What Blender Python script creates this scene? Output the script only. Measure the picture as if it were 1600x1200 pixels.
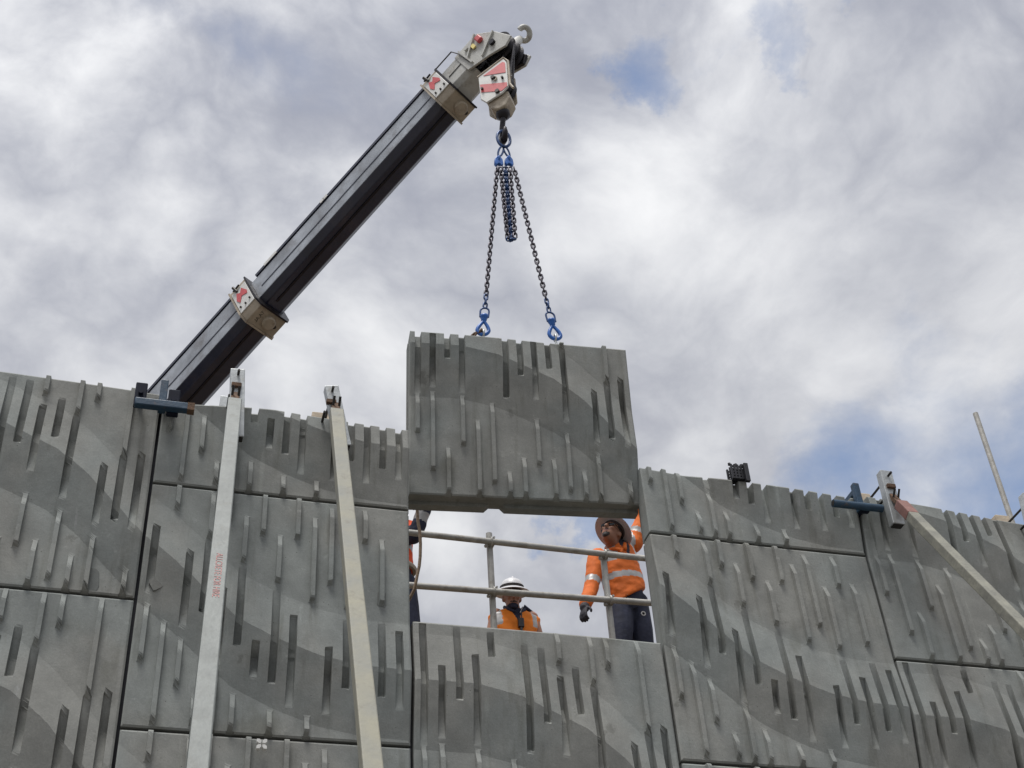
import bpy, bmesh, math, random
from mathutils import Vector, Matrix, noise as mnoise
random.seed(7)
scene = bpy.context.scene
for o in list(bpy.data.objects): bpy.data.objects.remove(o)
col = scene.collection

# ------------------------------------------------------------------ camera
F_PX, PITCH, ROLL, YAW = 2165.4, 0.683469, -0.071302, 0.302104
CAM = Vector((-1.40354, -6.69440, 1.6)); Z0 = 5.51036          # Z0: top of the middle lower panel
cp, sp, cy, sy = math.cos(PITCH), math.sin(PITCH), math.cos(YAW), math.sin(YAW)
FWD = Vector((sy*cp, cy*cp, sp)); _r = Vector((cy, -sy, 0)); _u = _r.cross(FWD)
RIGHT = math.cos(ROLL)*_r + math.sin(ROLL)*_u; UP = -math.sin(ROLL)*_r + math.cos(ROLL)*_u
cam_d = bpy.data.cameras.new('camera'); cam = bpy.data.objects.new('camera', cam_d); col.objects.link(cam)
cam_d.sensor_width = 36; cam_d.lens = F_PX/1600*36; cam_d.clip_end = 2000; cam_d.clip_start = 0.05
cam.matrix_world = Matrix(((RIGHT.x, UP.x, -FWD.x, CAM.x), (RIGHT.y, UP.y, -FWD.y, CAM.y), (RIGHT.z, UP.z, -FWD.z, CAM.z), (0, 0, 0, 1)))
scene.camera = cam
scene.render.resolution_x, scene.render.resolution_y = 1024, 768
def at(px, py, Y):
    """point at depth Y (metres behind the wall face) seen at a photo pixel"""
    d = FWD + RIGHT*((px-800)/F_PX) - UP*((py-600)/F_PX)
    return CAM + d*((Y-CAM.y)/d.y)

# ------------------------------------------------------------------ sky and sun
SUN_EL, SUN_AZ = math.radians(74), math.radians(218)    # azimuth clockwise from +Y
world = bpy.data.worlds.new('World'); scene.world = world; world.use_nodes = True
nt = world.node_tree; nt.nodes.clear(); N = nt.nodes.new; Lk = nt.links.new
def wmath(op, a, b=None, clamp=False):
    n = N('ShaderNodeMath'); n.operation = op; n.use_clamp = clamp
    for i, v in enumerate((a, b)):
        if v is None: continue
        if isinstance(v, (int, float)): n.inputs[i].default_value = v
        else: Lk(v, n.inputs[i])
    return n.outputs[0]
def wnoise(vec, scale, detail, rough, off):
    m = N('ShaderNodeMapping'); Lk(vec, m.inputs[0]); m.inputs['Location'].default_value = off
    n = N('ShaderNodeTexNoise'); n.inputs['Scale'].default_value = scale; n.inputs['Detail'].default_value = detail
    n.inputs['Roughness'].default_value = rough; Lk(m.outputs[0], n.inputs['Vector']); return n
def wramp(v, a, b):
    n = N('ShaderNodeMapRange'); n.interpolation_type = 'SMOOTHSTEP'; Lk(v, n.inputs[0])
    n.inputs[1].default_value = a; n.inputs[2].default_value = b; return n.outputs[0]
tc = N('ShaderNodeTexCoord'); sep = N('ShaderNodeSeparateXYZ'); Lk(tc.outputs['Generated'], sep.inputs[0])
zc = wmath('ADD', wmath('MAXIMUM', sep.outputs[2], 0.02), 0.12)
cmb = N('ShaderNodeCombineXYZ'); Lk(wmath('DIVIDE', sep.outputs[0], zc), cmb.inputs[0]); Lk(wmath('DIVIDE', sep.outputs[1], zc), cmb.inputs[1])
wn = wnoise(cmb.outputs[0], 1.6, 4, .5, (3.1, 1.7, 0))
wsub = N('ShaderNodeVectorMath'); wsub.operation = 'SUBTRACT'; Lk(wn.outputs['Color'], wsub.inputs[0]); wsub.inputs[1].default_value = (.5, .5, .5)
wsc = N('ShaderNodeVectorMath'); wsc.operation = 'SCALE'; Lk(wsub.outputs[0], wsc.inputs[0]); wsc.inputs['Scale'].default_value = .45
wad = N('ShaderNodeVectorMath'); wad.operation = 'ADD'; Lk(cmb.outputs[0], wad.inputs[0]); Lk(wsc.outputs[0], wad.inputs[1])
d3 = N('ShaderNodeVectorMath'); d3.operation = 'MULTIPLY'; Lk(tc.outputs['Generated'], d3.inputs[0]); d3.inputs[1].default_value = (1, 1, 1.25)
w3 = wnoise(d3.outputs[0], 3.0, 4, .5, (1.1, 6.7, 2.)); w3s = N('ShaderNodeVectorMath'); w3s.operation = 'SUBTRACT'; Lk(w3.outputs['Color'], w3s.inputs[0]); w3s.inputs[1].default_value = (.5, .5, .5)
w3m = N('ShaderNodeVectorMath'); w3m.operation = 'SCALE'; Lk(w3s.outputs[0], w3m.inputs[0]); w3m.inputs['Scale'].default_value = .16
w3a = N('ShaderNodeVectorMath'); w3a.operation = 'ADD'; Lk(d3.outputs[0], w3a.inputs[0]); Lk(w3m.outputs[0], w3a.inputs[1])
D3 = w3a.outputs[0]
BSC, BOF, BW = 3.7, 1.0, .66
SOFF = (41.0, 4.2, 9.3)
big = wnoise(D3, 2.3, 3, .5, SOFF).outputs[0]
mid = wnoise(D3, 4.4, 12, .55, (16.3, 4.2, 8.)).outputs[0]
fin = wnoise(D3, 19.0, 10, .62, (5.3, 9.2, 3.)).outputs[0]
strk = wnoise(wad.outputs[0], 2.2, 6, .5, (1.3, 4.2, 0)).outputs[0]
dens = wmath('ADD', wmath('MULTIPLY', big, .58), wmath('ADD', wmath('MULTIPLY', mid, .34), wmath('MULTIPLY', fin, .08)))
# thinner places in the cloud where blue shows, all round the sky
HOLES = [((1025, 105), 3.6), ((1500, 745), 10.0), ((905, 812), 2.6), ((1220, 30), 3.0), ((2300, 400), 9.0), ((-700, 900), 8.0), ((300, -900), 7.0), ((1500, -1400), 9.0)]
thin = None
hn1 = wnoise(tc.outputs['Generated'], 11.0, 8, .62, (4.4, 2.1, 6.)); hs1 = N('ShaderNodeVectorMath'); hs1.operation = 'SUBTRACT'; Lk(hn1.outputs['Color'], hs1.inputs[0]); hs1.inputs[1].default_value = (.5, .5, .5)
hs2 = N('ShaderNodeVectorMath'); hs2.operation = 'SCALE'; Lk(hs1.outputs[0], hs2.inputs[0]); hs2.inputs['Scale'].default_value = .20
hs3 = N('ShaderNodeVectorMath'); hs3.operation = 'ADD'; Lk(tc.outputs['Generated'], hs3.inputs[0]); Lk(hs2.outputs[0], hs3.inputs[1])
hs4 = N('ShaderNodeVectorMath'); hs4.operation = 'NORMALIZE'; Lk(hs3.outputs[0], hs4.inputs[0])
for (hx_, hy_), ang in HOLES:
    dv = (FWD + RIGHT*((hx_-800)/F_PX) - UP*((hy_-600)/F_PX)).normalized()
    dt = N('ShaderNodeVectorMath'); dt.operation = 'DOT_PRODUCT'; Lk(hs4.outputs[0], dt.inputs[0]); dt.inputs[1].default_value = dv
    k = wramp(dt.outputs['Value'], math.cos(math.radians(ang)), 1.0); thin = k if thin is None else wmath('ADD', thin, k)
dens = wmath('SUBTRACT', dens, wmath('MULTIPLY', thin, .17))
cover = wmath('ADD', wmath('MULTIPLY', wramp(dens, .27, .44), .84), .16)
bil = wmath('ABSOLUTE', wmath('SUBTRACT', wmath('MULTIPLY', wnoise(D3, BSC, 9, .54, (9.3, 3.2, BOF)).outputs[0], 2.), 1.))
lum = wmath('ADD', wmath('MULTIPLY', wmath('SUBTRACT', bil, .13), BW), wmath('ADD', wmath('MULTIPLY', mid, .60), wmath('ADD', wmath('MULTIPLY', fin, .16), wmath('MULTIPLY', big, .24))))
# thinner, more broken cloud on the sun's side, smoother veil away from it
sdv = N('ShaderNodeVectorMath'); sdv.operation = 'DOT_PRODUCT'; Lk(tc.outputs['Generated'], sdv.inputs[0])
sdv.inputs[1].default_value = (math.sin(SUN_AZ)*math.cos(SUN_EL), math.cos(SUN_AZ)*math.cos(SUN_EL), math.sin(SUN_EL))
ctr = wmath('ADD', wmath('MULTIPLY', wramp(sdv.outputs['Value'], .40, .95), .95), .72)
lum = wmath('ADD', wmath('MULTIPLY', wmath('SUBTRACT', lum, .53), ctr), .55)
bright = wramp(lum, .33, .78)
mixc = N('ShaderNodeMix'); mixc.data_type = 'RGBA'; Lk(bright, mixc.inputs[0])
mixc.inputs[6].default_value = (2.95, 3.1, 3.65, 1); mixc.inputs[7].default_value = (7.8, 7.85, 7.95, 1)
sky = N('ShaderNodeTexSky'); sky.sky_type = 'NISHITA'; sky.sun_disc = False; sky.sun_elevation = SUN_EL; sky.sun_rotation = SUN_AZ
# clouds glow a little towards the veiled sun
glow = wmath('ADD', wmath('MULTIPLY', wmath('POWER', wmath('MAXIMUM', sdv.outputs['Value'], 0.), 2.), .50), .90)
gsc = N('ShaderNodeVectorMath'); gsc.operation = 'SCALE'; Lk(mixc.outputs[2], gsc.inputs[0]); Lk(glow, gsc.inputs['Scale'])
mixs = N('ShaderNodeMix'); mixs.data_type = 'RGBA'; Lk(cover, mixs.inputs[0]); skm = N('ShaderNodeVectorMath'); skm.operation = 'SCALE'; skm.inputs['Scale'].default_value = 1.35; Lk(sky.outputs[0], skm.inputs[0]); Lk(skm.outputs[0], mixs.inputs[6]); Lk(gsc.outputs[0], mixs.inputs[7])
bgn = N('ShaderNodeBackground'); bgn.inputs[1].default_value = 0.05; Lk(mixs.outputs[2], bgn.inputs[0])
wo = N('ShaderNodeOutputWorld'); Lk(bgn.outputs[0], wo.inputs[0])
sd = bpy.data.lights.new('sun', 'SUN'); sd.energy = 1.5; sd.angle = math.radians(20); sd.color = (1, .965, .92)
sun = bpy.data.objects.new('sun', sd); col.objects.link(sun)
SDIR = Vector((math.sin(SUN_AZ)*math.cos(SUN_EL), math.cos(SUN_AZ)*math.cos(SUN_EL), math.sin(SUN_EL)))
sun.rotation_euler = SDIR.to_track_quat('Z', 'Y').to_euler(); sun.location = (0, 0, 30)
vs = scene.view_settings; vs.view_transform = 'Standard'; vs.look = 'None'; vs.exposure = 1.3; vs.gamma = 1; vs.use_curve_mapping = False

# ------------------------------------------------------------------ materials
def mat(name, c, rough=.7, metal=0., var=.12, scale=6., bump=.0, bscale=60., c2=None, thr=None, dirt=None, spec=.5):
    m = bpy.data.materials.new(name); m.use_nodes = True; t = m.node_tree; b = t.nodes['Principled BSDF']
    b.inputs['Roughness'].default_value = rough; b.inputs['Metallic'].default_value = metal
    b.inputs['Specular IOR Level'].default_value = spec
    tcn = t.nodes.new('ShaderNodeTexCoord')
    oi = t.nodes.new('ShaderNodeObjectInfo'); ad = t.nodes.new('ShaderNodeVectorMath'); ad.operation = 'ADD'
    sc = t.nodes.new('ShaderNodeMath'); sc.operation = 'MULTIPLY'; sc.inputs[1].default_value = 37.0
    t.links.new(oi.outputs['Random'], sc.inputs[0]); t.links.new(tcn.outputs['Object'], ad.inputs[0]); t.links.new(sc.outputs[0], ad.inputs[1])
    n = t.nodes.new('ShaderNodeTexNoise'); n.inputs['Scale'].default_value = scale; n.inputs['Detail'].default_value = 6; n.inputs['Roughness'].default_value = .6
    t.links.new(ad.outputs[0], n.inputs['Vector'])
    cr = t.nodes.new('ShaderNodeValToRGB'); t.links.new(n.outputs[0], cr.inputs[0])
    lo = [v*(1-var) for v in c]; hi = [min(1, v*(1+var)) for v in c]
    if c2: lo = list(c2)
    cr.color_ramp.elements[0].position, cr.color_ramp.elements[1].position = thr or (.3, .7)
    cr.color_ramp.elements[0].color = (*lo, 1); cr.color_ramp.elements[1].color = (*hi, 1)
    outc = cr.outputs[0]
    if dirt:
        n2 = t.nodes.new('ShaderNodeTexNoise'); n2.inputs['Scale'].default_value = dirt[1]; n2.inputs['Detail'].default_value = 8
        n2.inputs['Roughness'].default_value = .65; t.links.new(ad.outputs[0], n2.inputs['Vector'])
        mr = t.nodes.new('ShaderNodeMapRange'); mr.inputs[1].default_value = dirt[2]; mr.inputs[2].default_value = dirt[3]; t.links.new(n2.outputs[0], mr.inputs[0])
        mx = t.nodes.new('ShaderNodeMix'); mx.data_type = 'RGBA'; t.links.new(mr.outputs[0], mx.inputs[0]); t.links.new(outc, mx.inputs[6]); mx.inputs[7].default_value = (*dirt[0], 1)
        outc = mx.outputs[2]
    t.links.new(outc, b.inputs['Base Color'])
    if bump:
        nb = t.nodes.new('ShaderNodeTexNoise'); nb.inputs['Scale'].default_value = bscale; nb.inputs['Detail'].default_value = 5
        t.links.new(ad.outputs[0], nb.inputs['Vector'])
        bp = t.nodes.new('ShaderNodeBump'); bp.inputs['Strength'].default_value = bump; bp.inputs['Distance'].default_value = .01
        t.links.new(nb.outputs[0], bp.inputs['Height']); t.links.new(bp.outputs[0], b.inputs['Normal'])
    return m

def concrete(name, base=.30):
    m = bpy.data.materials.new(name); m.use_nodes = True; t = m.node_tree; b = t.nodes['Principled BSDF']; n_ = t.nodes.new; l_ = t.links.new
    b.inputs['Roughness'].default_value = .82; b.inputs['Specular IOR Level'].default_value = .35
    tcn = n_('ShaderNodeTexCoord'); oi = n_('ShaderNodeObjectInfo')
    sc = n_('ShaderNodeMath'); sc.operation = 'MULTIPLY'; sc.inputs[1].default_value = 53.0; l_(oi.outputs['Random'], sc.inputs[0])
    ad = n_('ShaderNodeVectorMath'); ad.operation = 'ADD'; l_(tcn.outputs['Object'], ad.inputs[0]); l_(sc.outputs[0], ad.inputs[1])
    def noi(scale, det, rough, stretch=None):
        src = ad.outputs[0]
        if stretch:
            mp = n_('ShaderNodeMapping'); mp.inputs['Scale'].default_value = stretch; l_(src, mp.inputs[0]); src = mp.outputs[0]
        x = n_('ShaderNodeTexNoise'); x.inputs['Scale'].default_value = scale; x.inputs['Detail'].default_value = det; x.inputs['Roughness'].default_value = rough
        l_(src, x.inputs['Vector']); return x.outputs[0]
    def ramp(v, a, c):
        x = n_('ShaderNodeMapRange'); x.interpolation_type = 'SMOOTHSTEP'; x.inputs[1].default_value = a; x.inputs[2].default_value = c; l_(v, x.inputs[0]); return x.outputs[0]
    def mixrgb(f, a, c, mode='MIX', fac=None):
        x = n_('ShaderNodeMix'); x.data_type = 'RGBA'; x.blend_type = mode
        if isinstance(f, float): x.inputs[0].default_value = f
        else: l_(f, x.inputs[0])
        for i, v in ((6, a), (7, c)):
            if isinstance(v, tuple): x.inputs[i].default_value = (*v, 1)
            else: l_(v, x.inputs[i])
        return x.outputs[2]
    cool = (base*.92, base*.99, base*.955); warm = (base*.98, base*.995, base*.93)
    c = mixrgb(ramp(noi(1.7, 4, .5), .38, .62), cool, warm)
    c = mixrgb(ramp(noi(4.5, 9, .66), .25, .80), mixrgb(1.0, c, (.79, .795, .80), 'MULTIPLY'), mixrgb(1.0, c, (1.17, 1.17, 1.17), 'MULTIPLY'))
    # damp patches and pale efflorescence with outlines of their own
    c = mixrgb(ramp(noi(2.3, 7, .62, (1, 1, .55)), .60, .72), c, mixrgb(1.0, c, (.76, .76, .73), 'MULTIPLY'))
    c = mixrgb(ramp(noi(5.5, 10, .72, (2.2, 1, .35)), .62, .74), c, (base*1.22, base*1.25, base*1.24))
    c = mixrgb(ramp(noi(38, 6, .7), .60, .78), c, mixrgb(1.0, c, (.80, .80, .78), 'MULTIPLY'))
    # water runs, pale scuffs, dark release-oil marks, fine grain
    c = mixrgb(ramp(noi(1.3, 6, .6, (8, 8, .55)), .54, .72), c, mixrgb(1.0, c, (.78, .775, .75), 'MULTIPLY'))
    c = mixrgb(ramp(noi(1.1, 5, .6, (11, 11, .8)), .62, .74), c, mixrgb(1.0, c, (1.20, 1.21, 1.20), 'MULTIPLY'))
    c = mixrgb(ramp(noi(13, 9, .7), .60, .70), c, mixrgb(1.0, c, (1.20, 1.20, 1.19), 'MULTIPLY'))
    c = mixrgb(ramp(noi(3.4, 8, .68), .635, .68), c, mixrgb(1.0, c, (.74, .74, .73), 'MULTIPLY'))
    c = mixrgb(ramp(noi(110, 3, .6), .30, .72), mixrgb(1.0, c, (.94, .94, .94), 'MULTIPLY'), mixrgb(1.0, c, (1.055, 1.055, 1.055), 'MULTIPLY'))
    # blow holes
    vo = n_('ShaderNodeTexVoronoi'); vo.inputs['Scale'].default_value = 30; l_(ad.outputs[0], vo.inputs['Vector'])
    holes = ramp(vo.outputs['Distance'], .10, .05); hn = ramp(noi(9, 2, .5), .56, .62)
    hm = n_('ShaderNodeMath'); hm.operation = 'MULTIPLY'; l_(holes, hm.inputs[0]); l_(hn, hm.inputs[1])
    c = mixrgb(hm.outputs[0], c, (.07, .07, .066))
    l_(c, b.inputs['Base Color'])
    hsum = n_('ShaderNodeMath'); hsum.operation = 'MULTIPLY_ADD'; hsum.inputs[1].default_value = .5; l_(noi(70, 5, .65), hsum.inputs[0]); l_(noi(6, 5, .5), hsum.inputs[2])
    bp = n_('ShaderNodeBump'); bp.inputs['Strength'].default_value = .35; bp.inputs['Distance'].default_value = .008
    l_(hsum.outputs[0], bp.inputs['Height']); l_(bp.outputs[0], b.inputs['Normal'])
    return m

M_CONC = concrete('precast_concrete', .242)
M_SOIL = mat('fill_soil', (.11, .085, .06), .95, var=.35, scale=1.5, bump=.6, bscale=8)
M_GRND = mat('gravel_ground', (.15, .14, .125), .95, var=.3, scale=3, bump=.6, bscale=30)
M_GALV = mat('galvanised', (.40, .42, .425), .48, .55, var=.2, scale=14, bump=.12, bscale=60, dirt=((.30, .29, .26), 9, .56, .72))
M_BR1 = mat('brace_galvanised', (.155, .168, .163), .6, .25, var=.16, scale=7, bump=.15, bscale=45, dirt=((.13, .135, .125), 11, .54, .72))
M_BR2 = mat('brace_cream', (.235, .225, .17), .7, .0, var=.12, scale=5, bump=.2, bscale=40, c2=(.20, .205, .185), dirt=((.17, .16, .13), 13, .55, .74))
M_BR3 = mat('brace_weathered', (.235, .232, .19), .8, .0, var=.15, scale=9, bump=.35, bscale=50, c2=(.155, .155, .137), dirt=((.20, .20, .17), 16, .52, .7))
M_RED = mat('faded_red_primer', (.20, .10, .085), .75, var=.25, scale=20)
M_RUST = mat('rusty_steel', (.115, .068, .042), .85, .2, var=.45, scale=40, bump=.4, bscale=80)
M_BOLT = mat('dark_bolt', (.035, .032, .03), .55, .5, var=.3, scale=30)
M_BLUE = mat('blue_paint', (.010, .040, .078), .45, 0, var=.3, scale=12, bump=.15, bscale=50, dirt=((.10, .07, .05), 18, .60, .74))
M_NAVYS = mat('navy_steel', (.007, .010, .022), .75, 0, var=.3, scale=15, spec=.2)
M_TIMB = mat('timber', (.50, .42, .32), .8, var=.2, scale=12, bump=.3, bscale=40)
M_BLKP = mat('black_plastic', (.012, .012, .016), .45, var=.2, scale=20)
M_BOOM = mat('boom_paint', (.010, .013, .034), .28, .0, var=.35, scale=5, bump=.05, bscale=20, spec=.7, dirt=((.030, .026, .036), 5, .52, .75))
M_BSIDE = mat('boom_side_painted_sheen', (.27, .295, .33), .32, .0, var=.35, scale=4, bump=.05, bscale=20, spec=.6, dirt=((.15, .15, .16), 6, .50, .72))  # sky reflection on the black boom's sides, put into a lighter base colour
M_HEAD = mat('boom_head_paint', (.42, .42, .395), .5, .0, var=.14, scale=7, bump=.08, bscale=30, dirt=((.22, .19, .15), 8, .54, .72))
M_TAN = mat('worn_tan_paint', (.36, .31, .24), .6, .0, var=.22, scale=8, bump=.2, bscale=25, dirt=((.17, .13, .10), 9, .54, .68))
M_WHITE = mat('white_panel_paint', (.60, .60, .58), .5, var=.08, scale=15, dirt=((.4, .38, .34), 14, .6, .75))
M_SRED = mat('signal_red', (.52, .075, .085), .5, var=.15, scale=20)
M_YEL = mat('yellow_tape', (.75, .62, .22), .6)
M_GREASE = mat('greasy_steel', (.020, .018, .022), .4, .6, var=.4, scale=20, bump=.2, bscale=40)
M_CHAIN = mat('chain_steel', (.075, .07, .085), .42, .75, var=.45, scale=30)
M_CHBLU = mat('chain_blue', (.012, .05, .16), .4, .2, var=.3, scale=25)
M_HOOKB = mat('hook_blue', (.015, .11, .40), .38, .0, var=.2, scale=20)
M_TUBE = mat('scaffold_tube', (.40, .39, .36), .55, .35, var=.2, scale=14, bump=.12, bscale=50, dirt=((.26, .23, .19), 12, .56, .7))
M_ROPE = mat('rope', (.22, .16, .11), .9, var=.3, scale=60, bump=.5, bscale=120)
M_LETR = mat('red_lettering', (.40, .19, .18), .7, var=.3, scale=60)
M_LETK = mat('black_lettering', (.02, .02, .02), .7)
M_MARK = mat('white_mark', (.72, .72, .70), .7)
M_RUB = mat('tyre_rubber', (.02, .02, .02), .8)

# ------------------------------------------------------------------ mesh helpers
def link(o, parent=None):
    col.objects.link(o)
    if parent is not None:
        o.parent = parent; o.matrix_parent_inverse = Matrix.Identity(4)
        o.matrix_parent_inverse = Matrix.Translation(-parent_loc(parent))
    return o
def parent_loc(p):
    v = Vector(p.location)
    while p.parent: p = p.parent
    return v if True else v
def tag(o, label=None, cat=None, group=None, kind=None):
    for k, v in (('label', label), ('category', cat), ('group', group), ('kind', kind)):
        if v: o[k] = v
    return o
def empty(name, loc, label, cat, group=None):
    o = bpy.data.objects.new(name, None); o.location = loc; o.empty_display_size = .2; col.objects.link(o)
    return tag(o, label, cat, group)
def axes(z, hint=Vector((0, 0, 1))):
    """orthonormal (x, y, z) with z along the given axis and y near the hint"""
    z = Vector(z).normalized(); h = Vector(hint)
    if abs(z.dot(h.normalized())) > .98: h = Vector((0, -1, 0)) if abs(z.y) < .9 else Vector((1, 0, 0))
    x = h.cross(z).normalized(); y = z.cross(x); return x, y, z
class MB:
    def __init__(s): s.v = []; s.f = []; s.m = []; s.mi = 0
    def add(s, vs_, fs_):
        o = len(s.v); s.v += [tuple(v) for v in vs_]; s.f += [tuple(i+o for i in f) for f in fs_]; s.m += [s.mi]*len(fs_); return s
    def obox(s, c, x, y, z, sx, sy_, sz):
        c = Vector(c); vs_ = [c + x*(a*sx/2) + y*(b*sy_/2) + z*(d*sz/2) for d in (-1, 1) for b in (-1, 1) for a in (-1, 1)]
        return s.add(vs_, [(0, 2, 3, 1), (4, 5, 7, 6), (0, 1, 5, 4), (2, 6, 7, 3), (0, 4, 6, 2), (1, 3, 7, 5)])
    def box(s, lo, hi):
        lo, hi = Vector(lo), Vector(hi); d = hi-lo
        return s.obox((lo+hi)/2, Vector((1, 0, 0)), Vector((0, 1, 0)), Vector((0, 0, 1)), d.x, d.y, d.z)
    def bar(s, p, q, w, h, hint=Vector((0, 0, 1))):
        p, q = Vector(p), Vector(q); x, y, z = axes(q-p, hint); return s.obox((p+q)/2, x, y, z, w, h, (q-p).length)
    def rings(s, rs, close=True, caps=True):
        n = len(rs[0]); vs_ = [v for r in rs for v in r]; fs_ = []
        for i in range(len(rs)-1):
            for j in range(n):
                k = (j+1) % n
                fs_.append((i*n+j, i*n+k, (i+1)*n+k, (i+1)*n+j))
        if caps: fs_ += [tuple(range(n-1, -1, -1)), tuple((len(rs)-1)*n+j for j in range(n))]
        return s.add(vs_, fs_)
    def tube(s, pts, r, n=12, caps=True):
        pts = [Vector(p) for p in pts]; rs_ = r if isinstance(r, (list, tuple)) else [r]*len(pts); R_ = []; xprev = None
        for i, p in enumerate(pts):
            d = (pts[min(i+1, len(pts)-1)] - pts[max(i-1, 0)]).normalized()
            if xprev is None: x, y, _ = axes(d)
            else:
                x = (xprev - d*xprev.dot(d)).normalized(); y = d.cross(x)
            xprev = x
            R_.append([p + x*(math.cos(2*math.pi*j/n)*rs_[i]) + y*(math.sin(2*math.pi*j/n)*rs_[i]) for j in range(n)])
        return s.rings(R_, caps=caps)
    def torus(s, c, x, y, rx, ry, r, n=24, m=8, a0=0, a1=2*math.pi):
        """ring in the x/y plane, stadium-like when rx != ry"""
        c = Vector(c); full = abs(a1-a0) > 6.28; z = x.cross(y).normalized(); R_ = []
        cnt = n if full else n+1
        for i in range(cnt):
            a = a0 + (a1-a0)*i/n; o = x*(math.cos(a)*rx) + y*(math.sin(a)*ry); t = (x*(-math.sin(a)*rx) + y*(math.cos(a)*ry)).normalized(); k = t.cross(z)
            R_.append([c + o + k*(math.cos(2*math.pi*j/m)*r) + z*(math.sin(2*math.pi*j/m)*r) for j in range(m)])
        if full:
            vs_ = [v for q in R_ for v in q]; fs_ = []
            for i in range(n):
                for j in range(m):
                    fs_.append((i*m+j, i*m+(j+1) % m, ((i+1) % n)*m+(j+1) % m, ((i+1) % n)*m+j))
            return s.add(vs_, fs_)
        return s.rings(R_)
    def prism(s, poly, o, x, y, z, z0, z1):
        """2-D polygon (a,b) in axes x,y extruded along z from z0 to z1"""
        o = Vector(o); n = len(poly); vs_ = [o + x*a + y*b + z*z0 for a, b in poly] + [o + x*a + y*b + z*z1 for a, b in poly]
        return s.add(vs_, [tuple(range(n-1, -1, -1)), tuple(range(n, 2*n))] + [(i, (i+1) % n, n+(i+1) % n, n+i) for i in range(n)])
    def lathe(s, prof, o, x, y, z, n=32, sx=1., sy_=1.):
        o = Vector(o); R_ = [[o + x*(math.cos(2*math.pi*j/n)*r*sx) + y*(math.sin(2*math.pi*j/n)*r*sy_) + z*h for j in range(n)] for r, h in prof]
        return s.rings(R_)
    def build(s, name, mats, parent=None, smooth=None, bevel=None, loc=None):
        me = bpy.data.meshes.new(name)
        if loc is None: loc = Vector(parent.location) if parent is not None and parent.parent is None else (Vector((0, 0, 0)) if parent is None else Vector(parent['_o']) if '_o' in parent else Vector((0, 0, 0)))
        me.from_pydata([tuple(Vector(v)-loc) for v in s.v], [], s.f)
        bm = bmesh.new(); bm.from_mesh(me); bmesh.ops.recalc_face_normals(bm, faces=bm.faces); bm.to_mesh(me); bm.free()
        for m in (mats if isinstance(mats, (list, tuple)) else [mats]): me.materials.append(m)
        if any(s.m): me.polygons.foreach_set('material_index', s.m)
        o = bpy.data.objects.new(name, me); col.objects.link(o)
        if parent is not None: o.parent = parent
        else: o.location = loc
        if bevel:
            b = o.modifiers.new('bevel', 'BEVEL'); b.width = bevel; b.segments = 2; b.limit_method = 'ANGLE'; b.angle_limit = math.radians(40)
        if smooth is not None:
            me.polygons.foreach_set('use_smooth', [True]*len(me.polygons)); me.set_sharp_from_angle(angle=math.radians(smooth))
        return o
def child(mb, name, mats, thing, smooth=None, bevel=None, sub=None):
    """part of a thing (or sub-part of a part): world coordinates in, thing-local mesh out"""
    root = thing
    o = mb.build(name, mats, None, smooth, bevel, loc=Vector(root.location)); o.location = (0, 0, 0)
    o.parent = sub if sub is not None else root
    return o
X, Y_, Zv = Vector((1, 0, 0)), Vector((0, 1, 0)), Vector((0, 0, 1))
def text_mesh(body, size, name, m, o, x, y, thing, sub=None, off=.0):
    cu = bpy.data.curves.new(name, 'FONT'); cu.body = body; cu.size = size; cu.align_x = 'CENTER'; cu.align_y = 'CENTER'
    t = bpy.data.objects.new(name, cu); col.objects.link(t); dg = bpy.context.evaluated_depsgraph_get()
    me = bpy.data.meshes.new_from_object(t.evaluated_get(dg)); bpy.data.objects.remove(t)
    z = x.cross(y).normalized(); b = MB()
    b.add([Vector(o) + x*v.co.x + y*v.co.y + z*off for v in me.vertices], [tuple(p.vertices) for p in me.polygons])
    return child(b, name, m, thing, sub=sub)

# ------------------------------------------------------------------ ground and fill
def sheet(name, lo, hi, z, m, n=40, amp=.03):
    b = MB(); vs_ = []; fs_ = []
    for j in range(n+1):
        for i in range(n+1):
            x = lo[0]+(hi[0]-lo[0])*i/n; y = lo[1]+(hi[1]-lo[1])*j/n
            vs_.append((x, y, z + amp*mnoise.noise(Vector((x*.35, y*.35, 3)))))
    for j in range(n):
        for i in range(n): fs_.append((j*(n+1)+i, j*(n+1)+i+1, (j+1)*(n+1)+i+1, (j+1)*(n+1)+i))
    b.add(vs_, fs_); o = b.build(name, m, smooth=60); o['kind'] = 'structure'; return o
sheet('ground', (-300, -300), (300, .6), 0, M_GRND, 60, .0)
FILL = Z0 + .75
b = MB()
prof = [(.24, -.6), (.24, Z0-.45), (.5, Z0-.35), (1.45, FILL), (60, FILL), (60, -.6)]
b.prism([(p, q) for p, q in prof], (0, 0, 0), Y_, Zv, X, -60, 60)
fo = b.build('terrain', M_SOIL); fo['kind'] = 'structure'

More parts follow.
